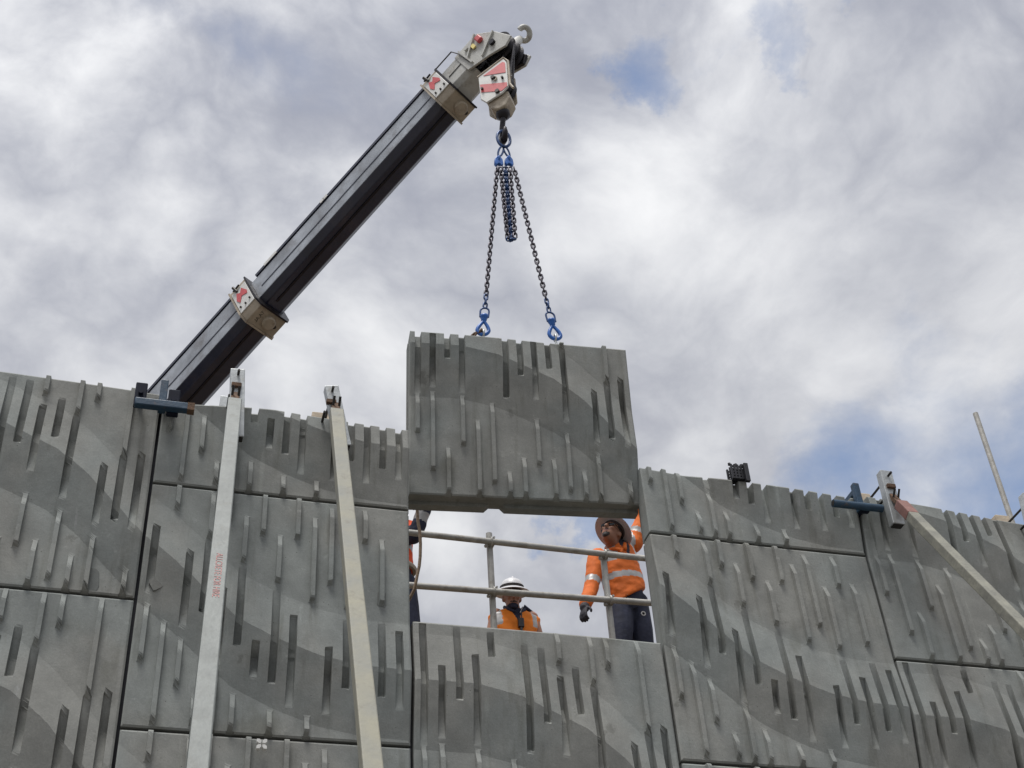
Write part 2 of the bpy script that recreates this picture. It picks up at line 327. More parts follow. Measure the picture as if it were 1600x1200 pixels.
# ------------------------------------------------------------------ fluted wave panels
def interp(t, x):
    if x <= t[0][0]: return t[0][1]
    for (a, p), (c, q) in zip(t, t[1:]):
        if x <= c: return p+(q-p)*(x-a)/(c-a)
    return t[-1][1]
CREST = {'P': [(0, 1.115), (.35, 1.112), (.6, 1.057), (.8, .965), (.96, .89), (1.13, .76), (1.4, .475), (1.5, .37)],
         'Q': [(0, 1.12), (.13, 1.02), (.268, .896), (.403, .771), (.544, .648), (.768, .541), (.997, .46), (1.235, .42), (1.5, .412)]}
PROF = [(-.75, -.018), (-.38, -.030), (0, .032), (.30, -.008), (.75, -.018)]
def wave(kind, x, z):
    s_ = (z - interp(CREST[kind], x) + .75) % 1.5 - .75
    return interp(PROF, s_)
PITCH_X, X_FIRST, NCOL = .0975, .062, 15
SEG = {'P': {}, 'Q': {}}
def seg(kind, c, zt, zb, typ):
    if 0 <= c < NCOL and zt-zb > .03: SEG[kind].setdefault(c, []).append((zt, zb, typ))
# middle-column pattern, read off the hanging panel (its own frame) ...
H = [(0, 110, 490, 720, 'L'), (1, 195, 480, 930, 'L'), (2, 285, 800, 1075, 'L'), (3, 370, 500, 790, 'L'), (4, 465, 640, 1080, 'L'),
     (5, 545, 540, 1000, 'L'), (6, 640, 930, 1080, 'L'), (7, 735, 850, 1085, 'L'), (8, 810, 630, 895, 'L'), (9, 910, 855, 1090, 'L'),
     (10, 990, 710, 1040, 'L'), (11, 1090, 920, 1095, 'L'), (12, 1170, 830, 1100, 'L'), (14, 1355, 980, 1110, 'L'),
     (8, 795, 180, 530, 'A'), (12, 1150, 485, 770, 'A'), (13, 1235, 400, 750, 'B'), (14, 1390, 400, 800, 'A'), (10, 975, 355, 650, 'A')]
for c, x, y0, y1, t in H:
    yt = 65+(x-95)*.073; yb = 1060+(x-100)*.0326; h = 1.32-.06*(x-100)/1300
    seg('P', c, (1-(y0-yt)/(yb-yt))*h, (1-(y1-yt)/(yb-yt))*h if y1 < yb-5 else -.05, t)
# ... and the upper part off the panel below the opening
def zoom(k, x, y):
    ox, oy, s_ = {'R4': (640, 960, 3.81), 'R5': (1000, 720, 5.), 'Q': (1000, 700, 2.4)}[k]; return ox+x/s_, oy+y/s_
for x0, y0, x1, y1, t in [(80, 40, 85, 760, 'A'), (180, 310, 190, 720, 'A'), (265, 60, 285, 500, 'B'), (375, 235, 385, 760, 'A'),
        (650, 160, 695, 800, 'B'), (745, 180, 785, 640, 'B'), (930, 90, 940, 290, 'L'), (945, 300, 985, 590, 'B'), (1115, 110, 1135, 410, 'L'),
        (1140, 420, 1195, 720, 'B'), (1205, 120, 1215, 310, 'L'), (1385, 140, 1440, 690, 'L'), (475, 90, 482, 240, 'B')]:
    p, q = at(*zoom('R4', x0, y0), -.02), at(*zoom('R4', x1, y1), -.02)
    seg('P', round(((p.x+q.x)/2-X_FIRST)/PITCH_X), p.z-Z0+1.5, q.z-Z0+1.5, t)
for k, x0, y0, x1, y1, t in [('R5', 265, 585, 285, 735, 'L'), ('R5', 490, 610, 535, 945, 'L'), ('R5', 590, 615, 620, 815, 'L'), ('R5', 815, 640, 850, 915, 'L'),
        ('R5', 1030, 665, 1065, 935, 'L'), ('R5', 1130, 670, 1155, 860, 'L'), ('R5', 705, 770, 770, 1120, 'L'), ('Q', 455, 485, 492, 655, 'L'),
        ('Q', 595, 425, 655, 725, 'L'), ('Q', 650, 390, 692, 665, 'L'), ('Q', 710, 510, 765, 750, 'L'), ('Q', 805, 500, 865, 735, 'L'), ('Q', 740, 395, 765, 515, 'L'),
        ('Q', 95, 470, 125, 690, 'A'), ('Q', 215, 560, 255, 810, 'A'), ('Q', 260, 510, 305, 765, 'B'), ('Q', 345, 685, 380, 940, 'A'), ('Q', 380, 600, 432, 880, 'B'),
        ('Q', 500, 680, 560, 1005, 'B'), ('Q', 485, 870, 500, 985, 'A'), ('Q', 590, 830, 625, 1065, 'A'), ('Q', 625, 780, 687, 1090, 'A'), ('Q', 755, 895, 795, 1115, 'A'),
        ('Q', 785, 790, 837, 1032, 'B'), ('Q', 850, 860, 905, 1120, 'A'), ('Q', 890, 800, 946, 1058, 'B'), ('Q', 950, 830, 1010, 1100, 'A'),
        ('Q', 125, 730, 150, 930, 'L'), ('Q', 190, 790, 245, 1150, 'L'), ('Q', 250, 850, 283, 1020, 'L'), ('Q', 340, 1055, 362, 1158, 'L'), ('Q', 375, 955, 418, 1165, 'L'),
        ('Q', 505, 1045, 533, 1170, 'L'), ('Q', 625, 1100, 643, 1178, 'L'), ('Q', 750, 1120, 762, 1185, 'L')]:
    p, q = at(*zoom(k, x0, y0), -.02), at(*zoom(k, x1, y1), -.02)
    zt, zb = p.z-Z0+.75, q.z-Z0+.75
    if zb < .03: zb = -.05
    if zt > 1.47: zt = 1.55
    seg('Q', round(((p.x+q.x)/2-1.5-X_FIRST)/PITCH_X), zt, zb, t)
def strip_off(kind, c, z):
    d = 0.
    for zt, zb, t in SEG[kind].get(c, ()):
        if not zb <= z <= zt: continue
        u = (zt-z)/(zt-zb); L = zt-zb
        if t == 'L':
            r = min(.085, .45*L); hgt = .031*min(1, (zt-z)/r) - .004*max(0, (zt-z-r)/max(.05, L-r))
            if zb <= 0: d = max(d, hgt) if z > .042 else -.016 + (max(0, hgt)+.016)*max(0, z-.010)/.032
            else: d = max(d, hgt if z > zb+.02 else hgt*(z-zb)/.02)
        elif t == 'A': d = min(d, min(1, L/.22)*interp([(0, -.008), (.03, -.018), (.38, -.064), (.70, -.040), (1, 0)], u))
        else: d = min(d, min(1, L/.22)*interp([(0, 0), (.58, -.056), (.95, -.060), (1, 0)], u))
    return d
SROWS = sorted({round(v, 5) for m_ in (-1, 0, 1) for v in ([i*.0125+1.5*m_ for i in range(-60, 60)] + [o_+1.5*m_ for o_ in (-.38, .30)])})
def panel_mesh(name, kind, zb, ztl, ztr, w=1.5, notch=False, lap_top=True):
    """front relief grid + skirt + lapped back slab; x 0..w, z zb..zt, front at y=0.
    Grid rows run parallel to the wave crest, so that the crest is a clean edge."""
    g = .009; x0, x1 = g, w-g; seed = len(bpy.data.meshes) % 11
    cols = [(x0, None, 0, 0), (x0+.010, None, 0, 0)]; prev = x0+.010       # (x, strip, side, rank): rank 2 on the strip, 1 just outside it
    for c in range(NCOL):
        xc = X_FIRST + c*PITCH_X; hw = .0190
        if xc+hw+.004 > x1-.012: break
        if xc-hw-.004 - prev > .03: cols.append(((prev+xc-hw-.004)/2, None, 0, 0))
        cols += [(xc, c, -1, 1), (xc, c, -1, 2), (xc, c, 1, 2), (xc, c, 1, 1)]; prev = xc+hw+.004
    if x1-.010-prev > .03: cols.append(((prev+x1-.010)/2, None, 0, 0))
    cols += [(x1-.010, None, 0, 0), (x1, None, 0, 0)]
    bm = bmesh.new(); grid = []
    for xx_, c, side, rank in cols:
        xm = xx_ + side*.019
        top = ztl+(ztr-ztl)*xm/w-g; bot = zb+g; g0 = interp(CREST[kind], xm); line = []
        zs = [bot] + [min(max(g0+s_, bot+.010), top-.010) for s_ in SROWS] + [top]
        for i, z in enumerate(zs):
            h = interp(PROF, (z-g0+.75) % 1.5-.75); x = xx_
            if c is not None:
                off = strip_off(kind, c, z)
                x = xx_ + side*((.0125 if off > .0005 else .0190) + (.003 if rank == 1 else 0))
                if rank == 2: h += off
            h += .0012*mnoise.noise(Vector((x*5, z*5, seed)))
            if i in (0, len(zs)-1) or xx_ in (x0, x1): h -= .007
            line.append(bm.verts.new((x, -h, z)))
        grid.append(line)
    nr = len(grid[0])
    for i in range(len(grid)-1):
        for j in range(nr-1):
            q = [grid[i][j], grid[i+1][j], grid[i+1][j+1], grid[i][j+1]]
            if q[0].co.z == q[3].co.z and q[1].co.z == q[2].co.z: continue
            bm.faces.new(q)
    bmesh.ops.remove_doubles(bm, verts=bm.verts[:], dist=1e-5)
    bmesh.ops.delete(bm, geom=[v for v in bm.verts if not v.link_faces], context='VERTS')
    be = [e_ for e_ in bm.edges if len(e_.link_faces) == 1]
    r = bmesh.ops.extrude_edge_only(bm, edges=be)
    for v in r['geom']:
        if isinstance(v, bmesh.types.BMVert): v.co.y = .122
    bmesh.ops.contextual_create(bm, geom=[e_ for e_ in r['geom'] if isinstance(e_, bmesh.types.BMEdge) and all(abs(v.co.y-.122) < 1e-6 for v in e_.verts)])
    # back slab, shifted so that the joints lap
    up = .010 if lap_top else -.018; b = MB()
    xa, xb, za = .030, w+.010, zb+.030
    if notch:
        xa, xb, za = .004, w-.004, zb-.012
        poly = [(xa, za), (.50, za), (.53, za+.03), (.60, za+.03), (.63, za), (xb, za), (xb, ztr-.03), (xa, ztl-.03)]
    else: poly = [(xa, za), (xb, za), (xb, ztr+up), (xa, ztl+up)]
    b.prism(poly, (0, 0, 0), X, Zv, Y_, .110, .190)
    vv = [bm.verts.new(v) for v in b.v]
    for f in b.f: bm.faces.new([vv[i] for i in f])
    bmesh.ops.recalc_face_normals(bm, faces=bm.faces)
    me = bpy.data.meshes.new(name); bm.to_mesh(me); bm.free(); me.materials.append(M_CONC); return me
wall = empty('retaining_wall', (0, 0, 0), 'grey precast concrete retaining wall of fluted wave-relief panels with an open gap', 'wall')
FULL = {k: panel_mesh('panel_'+k, k, 0, 1.5, 1.5) for k in 'PQ'}
PANELS = {}
def put_panel(me, x, zbase):
    o = bpy.data.objects.new('panel', me); col.objects.link(o); o.parent = wall; o.location = (x, 0, zbase); return o
TOPS = {-2: (1.452, 1.412), -1: (1.375, 1.325), 1: (1.265, 1.165), 2: (1.205, 1.125), 3: (1.12, 1.07), -3: (1.49, 1.45), -4: (1.54, 1.50), 4: (1.06, 1.01), -5: (1.6, 1.55), 5: (1.0, .95)}
for k in range(-5, 6):
    kind = 'P' if k % 2 == 0 else 'Q'; x = 1.5*k
    zt = 0. if kind == 'P' else .75             # bottom of the top panel, relative to Z0
    if k in TOPS:
        a, c = TOPS[k]; PANELS[(k, 0)] = put_panel(panel_mesh('panel_top', kind, 0, a-zt, c-zt, lap_top=False), x, Z0+zt)
    z = zt-1.5; r = 1
    while Z0+z > -.6 and r < 6:
        PANELS[(k, r)] = put_panel(FULL[kind], x, Z0+z); z -= 1.5; r += 1
# joint filler cord deep in the vertical joints keeps the daylight out
for k in range(-4, 6):
    hi = min([TOPS[j][1 if j == k-1 else 0] for j in (k-1, k) if j in TOPS]) if (k-1 in TOPS and k in TOPS) else 0.
    b = MB(); b.box((1.5*k-.014, .075, .02), (1.5*k+.014, .100, Z0+hi-.10)); child(b, 'joint_filler', M_BLKP, wall)
# white four-petal stamp on the lower panel
c0 = at(408, 1166, -.004); pan = PANELS[(-1, 2)]
b = MB()
for sx in (-1, 1):
    for sz in (-1, 1):
        poly = [(sx*(.004+.022*u), sz*(.004+.022*v)) for u, v in ((0, 0), (.5, -.05), (1, .35), (1, 1), (.35, 1), (-.05, .5))]
        if sx*sz < 0: poly = poly[::-1]
        b.prism(poly, (c0.x, 0, c0.z), X, Zv, Y_, -.036, -.004)
mk = child(b, 'stamp', M_MARK, wall, sub=pan); mk.location = -Vector(pan.location)

# patched lifting points: small smoother, darker mortar repairs
M_PATCH = concrete('repair_mortar', .17)
def patch(px, py, key, kind, ox, zbase, w, h, rot):
    p = at(px, py, -.01); hh = wave(kind, p.x-ox, p.z-zbase); ca, sa = math.cos(rot), math.sin(rot)
    b = MB(); poly = [(w/2*u*(1+.12*math.sin(7*i+px)), h/2*v*(1+.1*math.cos(5*i+py))) for i, (u, v) in enumerate(((-1, -.8), (-.6, -1), (.7, -1), (1, -.7), (1, .8), (.6, 1), (-.7, 1), (-1, .7)))]
    b.prism([(u*ca-v*sa, u*sa+v*ca) for u, v in poly], (p.x, 0, p.z), X, Zv, Y_, -hh-.003, -hh+.03)
    o = child(b, 'repair_patch', M_PATCH, wall, sub=PANELS[key], bevel=.002); o.location = -Vector(PANELS[key].location)
patch(145, 900, (-2, 0), 'P', -3, Z0, .065, .13, .1); patch(245, 910, (-1, 1), 'Q', -1.5, Z0-.75, .075, .075, .6); patch(597, 933, (-1, 1), 'Q', -1.5, Z0-.75, .05, .10, 0)
# ------------------------------------------------------------------ hanging panel
HTH, HLE = math.radians(-5.9), math.radians(-7.0); HO = Vector((.034, .2440, Z0+1.017)); HH = 1.215
hx = Vector((math.cos(HTH), math.sin(HTH), 0)); hn = Vector((-math.sin(HTH), math.cos(HTH), 0))
hz = Vector((0, 0, 1))*math.cos(HLE) + hn*math.sin(HLE); hy = hz.cross(hx)
hp = bpy.data.objects.new('concrete_panel', panel_mesh('hanging_panel', 'P', 0, HH+.012, HH-.012, w=1.497, notch=True, lap_top=False)); col.objects.link(hp)
hp.matrix_world = Matrix(((hx.x, hy.x, hz.x, HO.x), (hx.y, hy.y, hz.y, HO.y), (hx.z, hy.z, hz.z, HO.z), (0, 0, 0, 1)))
tag(hp, 'grey fluted concrete panel hanging in the air on two chains above the gap', 'concrete panel')
def hang(u, v, w): return HO + hx*u + hy*w + hz*v           # panel frame to world
# ------------------------------------------------------------------ chain sling, hooks
LINK = at(787, 217, .08); TOPC = [hang(.512, HH, .075), hang(1.02, HH, .075)]
sling = empty('chain_sling', LINK, 'blue and steel chain sling with two taut legs and shortened chain bundle', 'chain sling')
b = MB(); b.torus(LINK, X, Zv, .052, .092, .0115, 28, 8); child(b, 'master_link', M_CHBLU, sling, 60)
def link_mesh():
    b = MB(); R_ = []; n = 12; m = 6; r = .0062; hl = .0125; w = .0135
    pts = []
    for i in range(n):
        a = 2*math.pi*i/n; pts.append(Vector((math.cos(a)*w, 0, math.sin(a)*w + (hl if math.sin(a) > 0 else -hl))))
    vs_, fs_ = [], []
    for i in range(n):
        t = (pts[(i+1) % n]-pts[i-1]).normalized(); k = t.cross(Y_)
        vs_ += [pts[i] + k*(math.cos(2*math.pi*j/m)*r) + Y_*(math.sin(2*math.pi*j/m)*r) for j in range(m)]
    for i in range(n):
        for j in range(m): fs_.append((i*m+j, i*m+(j+1) % m, ((i+1) % n)*m+(j+1) % m, ((i+1) % n)*m+j))
    me = bpy.data.meshes.new('chain_link'); me.from_pydata(vs_, [], fs_); me.polygons.foreach_set('use_smooth', [True]*len(fs_)); return me
LM = {}
for nm, m in (('steel', M_CHAIN), ('blue', M_CHBLU)):
    me = link_mesh(); me.materials.append(m); LM[nm] = me
def chain(p, q, kind, tw=.35):
    p, q = Vector(p), Vector(q); d = q-p; n = max(2, round(d.length/.0385)); x, y, z = axes(d, Vector((0, -1, 0)))
    for i in range(n):
        c = p + d*((i+.5)/n); a = tw + (math.pi/2 if i % 2 else 0) + random.uniform(-.12, .12)
        xx = x*math.cos(a) + y*math.sin(a); yy = z.cross(xx)
        o = bpy.data.objects.new('link', LM[kind]); col.objects.link(o); o.parent = sling
        loc = c-LINK; o.matrix_local = Matrix(((xx.x, yy.x, z.x, loc.x), (xx.y, yy.y, z.y, loc.y), (xx.z, yy.z, z.z, loc.z), (0, 0, 0, 1)))
LY = LINK.y
def atl(px, py, dy=0.): return at(px, py, LY+dy)
for s_, (sx0, sy0) in ((-1, (781, 232)), (1, (793, 232))):
    # short connecting link and the blue shortening clutch
    b = MB(); b.torus(atl(787+s_*4.5, 236.5), Vector((1, 0, 0)), Vector((s_*.25, 0, -1)).normalized(), .018, .062, .008, 20, 6); child(b, 'connecting_link', M_CHBLU, sling, 60)
    c = atl(787+s_*8, 253)
    b = MB(); b.prism([(-.012, .055), (.012, .055), (.030, .02), (.034, -.03), (.020, -.05), (.006, -.03), (-.006, -.03), (-.020, -.05), (-.034, -.03), (-.030, .02)], c, X, Zv, Y_, -.016, .016)
    b.torus(c+Vector((0, 0, .03)), Y_, Zv, .022, .026, .009, 14, 6)
    child(b, 'shortening_clutch', M_HOOKB, sling, 50, .005)
ENDS = []
for s_, tc_, (cx, cy_) in ((-1, TOPC[0], (777, 262)), (1, TOPC[1], (803, 262))):
    top = atl(cx, cy_); eye = tc_ + Vector((0, 0, .07)); dirc = (top-eye).normalized()
    # swivel hook
    hc = eye + dirc*.045; x, y, z = axes(dirc, Vector((0, 1, 0)))
    xh = hx
    b = MB(); R_ = []
    # teardrop bow of the self-locking hook: wide at the bottom, pointed at the top
    pts = []; rr = []
    for i in range(29):
        a = -math.pi/2 + .0 + 2*math.pi*i/28; sx = .040*math.cos(a)*(1 if math.sin(a) < 0 else (1-.72*math.sin(a)**1.4)); sz = .040*math.sin(a) if math.sin(a) < 0 else .082*math.sin(a)
        pts.append(hc + xh*sx + dirc*sz); rr.append(.0135 if math.sin(a) < .6 else .012)
    b.tube(pts[:-1]+[pts[0]], rr, 8)
    hk = child(b, 'safety_hook', M_HOOKB, sling, 60)
    b = MB(); p0 = hc+dirc*.078; b.lathe([(.012, 0), (.020, .012), (.022, .03), (.027, .036), (.030, .045), (.027, .056), (.015, .064), (.0, .066)], p0, xh, dirc.cross(xh), dirc, 16)
    child(b, 'swivel', M_HOOKB, sling, 50)
    sw = p0 + dirc*.045; b = MB()
    pts = [sw+xh*.028-dirc*.004, sw+xh*.030+dirc*.04] + [sw+dirc*.052+xh*(.030*math.cos(a))+dirc*(.030*math.sin(a)) for a in [math.pi*i/8 for i in range(9)]] + [sw-xh*.030+dirc*.04, sw-xh*.028-dirc*.004]
    b.tube(pts, .0068, 8); child(b, 'swivel_bow', M_CHBLU, sling, 60)
    ce = sw + dirc*.086
    chain(ce, ce+dirc*.12, 'blue', .1); chain(ce+dirc*.12, top, 'steel', .2 if s_ < 0 else 1.0)
    ENDS.append(hc)
# the spare length hangs in a bundle of four falls
for p, q, k in (((782, 262), (793, 372), 'steel'), ((788, 262), (797, 376), 'blue'), ((797, 262), (805, 371), 'steel'), ((792, 263), (800, 374), 'blue')):
    chain(atl(*p, random.uniform(-.03, .03)), atl(*q, random.uniform(-.02, .02)), k, random.uniform(0, 1.2))
chain(atl(794, 374), atl(803, 374), 'blue', .4)
# cast-in lifting eyes on the panel
for i, tc_ in enumerate(TOPC):
    b = MB(); e = ENDS[i]; b.tube([tc_-hz*.03, tc_+hz*.02, e-Vector((0, 0, .050))], [.010, .009, .008], 8)
    b.torus(e-Vector((0, 0, .030)), Y_, Zv, .020, .026, .007, 14, 6)
    o = child(b, 'lifting_eye', M_GALV, sling, 50); o.parent = hp; o.matrix_parent_inverse = hp.matrix_world.inverted() @ Matrix.Translation(LINK)
wl = empty('wire_strop', TOPC[0], 'short rusty wire strop looped through the swivel hook on the panel top', 'strop')
for k in (0, .028):
    b = MB(); e = ENDS[0]-xh*.022-Vector((0, 0, .012)); f = hang(.512-.115+k*1.6, HH+.005, .075)
    b.tube([e, e.lerp(f, .3)+Vector((-.012, 0, .004)), e.lerp(f, .65)+Vector((-.01, 0, 0)), f-hz*.03], .0085, 8); child(b, 'cable', M_RUST, wl, 60)
b = MB(); b.torus(ENDS[0]-xh*.02-Vector((0, 0, .016)), Y_, (X*.5+Zv).normalized(), .017, .022, .008, 14, 6); child(b, 'thimble', M_RUST, wl, 60)

# ------------------------------------------------------------------ crane
E_END = at(706, 148, .60); E_BASE = at(285, 616, 3.1); bd = (E_END-E_BASE).normalized()
bs = bd.cross(Zv).normalized(); bn = bs.cross(bd)       # bs: side that faces the camera, bn: boom up
BL = (E_END-E_BASE).length
PIV = E_BASE - bd*((E_BASE.z-(FILL+1.15))/bd.z)          # boom foot pin
TRK = Vector((PIV.x, PIV.y, FILL))
crane = empty('mobile_crane', TRK, 'mobile crane reaching over the wall with a black telescopic boom and grey head', 'crane')
def bp(u, s_, n): return E_END + bd*u + bs*s_ + bn*n     # u from the end of the inner section
def sect(w, h, cb, ct=.015):
    return [(w/2, h/2-ct), (w/2, -h/2+cb), (w/2-cb*1.1, -h/2), (-w/2+cb*1.1, -h/2), (-w/2, -h/2+cb), (-w/2, h/2-ct), (-w/2+ct, h/2), (w/2-ct, h/2)]
UC = -((at(420, 468, 1.7)-E_END).dot(-bd)); UC = -(E_END-at(424, 470, 1.75)).length * 1.0
# collar position from the pixel: nearest point on the boom axis to the viewing ray
def axis_u(px, py):
    d = (at(px, py, 1.)-CAM).normalized(); w0 = E_END-CAM; a_, b_, c_ = 1., bd.dot(d), 1.; d_, e_ = bd.dot(w0), d.dot(w0)
    return (b_*e_-c_*d_)/(a_*c_-b_*b_)
UC = axis_u(416, 473)
L0 = -(E_END-PIV).length
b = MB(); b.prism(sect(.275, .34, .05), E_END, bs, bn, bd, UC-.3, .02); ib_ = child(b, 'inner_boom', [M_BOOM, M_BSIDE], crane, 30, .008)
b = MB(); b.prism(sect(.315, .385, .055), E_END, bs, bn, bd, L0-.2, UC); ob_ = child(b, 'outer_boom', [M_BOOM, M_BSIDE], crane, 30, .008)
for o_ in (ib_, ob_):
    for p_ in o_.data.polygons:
        if abs(p_.normal.dot(bs)) > .9: p_.material_index = 1  # vertical sides take the grey with the reflected sky painted in
# raised seams on the camera side, lip rail on top with white tabs
for u0, u1, w, h in ((UC+.1, -.1, .275, .34), (L0, UC-.12, .315, .385)):
    b = MB(); b.obox(bp((u0+u1)/2, w/2+.001, -.01), bs, bn, bd, .006, .012, u1-u0); b.obox(bp((u0+u1)/2, -w/2-.001, -.01), bs, bn, bd, .006, .012, u1-u0)
    b.obox(bp((u0+u1)/2, w/2-.01, h/2+.012), bs, bn, bd, .035, .03, u1-u0); child(b, 'seam', M_BOOM, crane)
    b = MB(); b.obox(bp((u0+u1)/2, .02, -h/2-.004), bs, bn, bd, .020, .008, u1-u0); child(b, 'wear_track', M_GREASE, crane)
for u in (UC+.30, UC+.98, UC+1.02):
    b = MB(); b.obox(bp(u, .275/2+.002, .34/2+.016), bs, bn, bd, .02, .032, .16 if u < UC+.5 else .05); child(b, 'length_mark', M_WHITE, crane)
# collars
def collar(u, L, w, h, textm=None):
    b = MB(); out = [(w/2+.03, h/2+.02), (w/2+.03, -h/2+.03), (w/2-.01, -h/2-.045), (-w/2+.01, -h/2-.045), (-w/2-.03, -h/2+.03), (-w/2-.03, h/2+.02)]
    b.prism(out, E_END, bs, bn, bd, u-L/2, u+L/2)
    c = child(b, 'collar', M_TAN, crane, 30, .006)
    b = MB(); b.obox(bp(u, w/2+.034, .0), bs, bn, bd, .010, h*.86, L*.92); pl = child(b, 'collar_plate', M_WHITE, crane, bevel=.004, sub=c)
    b = MB(); b.prism([(-L*.34, .02), (-L*.18, .11), (.0, .075), (L*.16, .125), (L*.36, .03), (L*.30, -.01), (.0, .025), (-L*.22, -.04)], bp(u, w/2+.040, 0), bd, bn, bs, 0, .004); child(b, 'red_marking', M_SRED, crane, sub=c)
    for du, dn in ((-.3, -.10), (0, -.115), (.3, -.10)):
        b = MB(); b.tube([bp(u+du*L, w/2+.036, dn), bp(u+du*L, w/2+.052, dn)], .009, 8); child(b, 'bolt', M_BOLT, crane, sub=c)
    b = MB(); b.tube([bp(u-.02, w/2+.04, .13), bp(u-.03, w/2+.06, .20)], .014, 8); b.tube([bp(u-.05, w/2+.05, .165), bp(u+.03, w/2+.05, .175)], .009, 8); child(b, 'latch', M_BOLT, crane, sub=c)
    for du in (-L/2-.006, L/2+.006):
        b = MB(); b.prism([(p*1.05, q*1.05) for p, q in out], E_END, bs, bn, bd, u+du-.008, u+du+.008); child(b, 'flange', M_TAN if du < 0 else M_GREASE, crane, sub=c)
    b = MB(); b.lathe([(.062, 0), (.062, .02), (.05, .03), (.0, .03)], bp(u, -.02, -h/2-.044), bs, bd, -bn, 20); child(b, 'access_cover', M_TAN, crane, 40, sub=c)
    b = MB(); b.tube([bp(u, -.085, -h/2-.044), bp(u, -.085, -h/2-.062)], .018, 10); child(b, 'bolt', M_BOLT, crane, sub=c)
    if textm: text_mesh(textm, .045, 'lettering', M_LETK, bp(u, .085, -h/2-.0465), -bd, bs, crane, sub=c, off=.0)
    return c
collar(UC-.08, .19, .315, .385, 'TA.AL'); collar(-.03, .17, .275, .34)
# head: neck box, cheek plates, sheaves, lug, lamp
b = MB(); b.prism(sect(.25, .31, .04), E_END, bs, bn, bd, .05, .30); nk = child(b, 'head_neck', M_HEAD, crane, 30, .006)
b = MB(); b.obox(bp(.19, .127, .01), bs, bn, bd, .006, .010, .2); child(b, 'seam', M_BOLT, crane, sub=nk)
HO2 = bp(.28, 0, 0)
CH = [(-.04, .15), (.23, .153), (.345, -.06), (.40, -.30), (.31, -.345), (.16, -.25), (-.04, -.16)]
for s_ in (.125, -.140):
    b = MB(); b.prism(CH, HO2, bd, bn, bs, s_-.010, s_+.010); ck = child(b, 'cheek_plate', M_HEAD, crane, 30, .004)
    if s_ > 0:
        for a0, a1 in (((.02, .14), (.03, -.15)), ((.215, .145), (.02, -.05)), ((.335, -.05), (.12, -.20))):
            b = MB(); b.bar(HO2+bd*a0[0]+bn*a0[1]+bs*(s_+.018), HO2+bd*a1[0]+bn*a1[1]+bs*(s_+.018), .014, .024, bs); child(b, 'stiffener', M_HEAD, crane, sub=ck)
        b = MB(); b.obox(HO2+bd*.21+bn*.02+bs*(s_+.03), bs, bn, bd, .035, .085, .055); child(b, 'marker_lamp', M_SRED, crane, bevel=.01, sub=ck)
        b = MB(); b.obox(HO2+bd*.135+bn*.015+bs*(s_+.022), bs, bn, bd, .012, .06, .035); child(b, 'yellow_tab', M_YEL, crane, sub=ck)
        b = MB(); b.tube([HO2+bd*.08+bn*.08+bs*(s_+.01), HO2+bd*.08+bn*.08+bs*(s_+.03)], .020, 12); child(b, 'pin', M_HEAD, crane, sub=ck)
for c_, r_ in (((.26, -.17), .15), ((.06, -.02), .09)):
    for s_ in (-.07, 0, .07):
        b = MB(); b.lathe([(r_-.03, -.022), (r_, -.022), (r_-.022, 0), (r_, .022), (r_-.03, .022)], HO2+bd*c_[0]+bn*c_[1]+bs*s_, bd, bn, bs, 28); child(b, 'sheave', M_GREASE, crane, 40)
b = MB(); b.tube([HO2+bd*.26-bn*.17+bs*.16, HO2+bd*.26-bn*.17-bs*.17], .028, 12); child(b, 'sheave_pin', M_GREASE, crane, 40)
b = MB(); b.prism([(.05, -.16), (.31, -.345), (.385, -.29), (.36, -.20), (.20, -.12)], HO2, bd, bn, bs, -.125, -.10); child(b, 'rope_guard', M_GREASE, crane, bevel=.004)
# fold-over lug with a hooked end at the nose
lg = at(819, 53, HO2.y-.02); b = MB()
b.torus(lg, X, (Zv*.8-Y_*.6).normalized(), .050, .062, .026, 18, 8, math.radians(-140), math.radians(150))
a0_ = HO2+bd*.30-bn*.05-bs*.10
b.tube([a0_, a0_.lerp(lg, .6), lg+X*(-.035)+(Zv*.8-Y_*.6)*(-.05)], [.05, .042, .030], 8); child(b, 'lug', M_HEAD, crane, 50)
# hand loop of bent rod on the neck
b = MB(); b.tube([bp(.04, .145, .16), bp(.05, .16, .21), bp(.26, .16, .21), bp(.29, .15, .10), bp(.30, .145, -.10)], .006, 6); child(b, 'rod_loop', M_BOLT, crane)
# carrier behind the wall: turntable, counterweight, chassis, wheels, cab
hd = Vector((bd.x, bd.y, 0)).normalized(); hs = Vector((hd.y, -hd.x, 0))
def ck_(f, s_, z): return TRK + hd*f + hs*s_ + Zv*z
b = MB(); b.obox(ck_(-1.2, 0, .62), hs, Zv, hd, 1.1, .35, 5.6); child(b, 'chassis', M_TAN, crane, bevel=.03)
b = MB(); b.obox(ck_(-.5, .75, 1.2), hs, Zv, hd, .7, 1.1, 1.2); child(b, 'cab', M_HEAD, crane, bevel=.06)
for s_ in (-.28, .28):
    b = MB(); b.obox(ck_(0, s_, 1.0), hs, Zv, hd, .06, .55, .6); child(b, 'boom_bracket', M_TAN, crane, bevel=.01)
for f in (-3.3, .6):
    for s_ in (-.95, .95):
        b = MB(); b.lathe([(.2, -.16), (.47, -.16), (.5, -.1), (.5, .1), (.47, .16), (.2, .16)], ck_(f, s_, .5), hd, Zv, hs, 28); child(b, 'wheel', M_RUB, crane, 40)
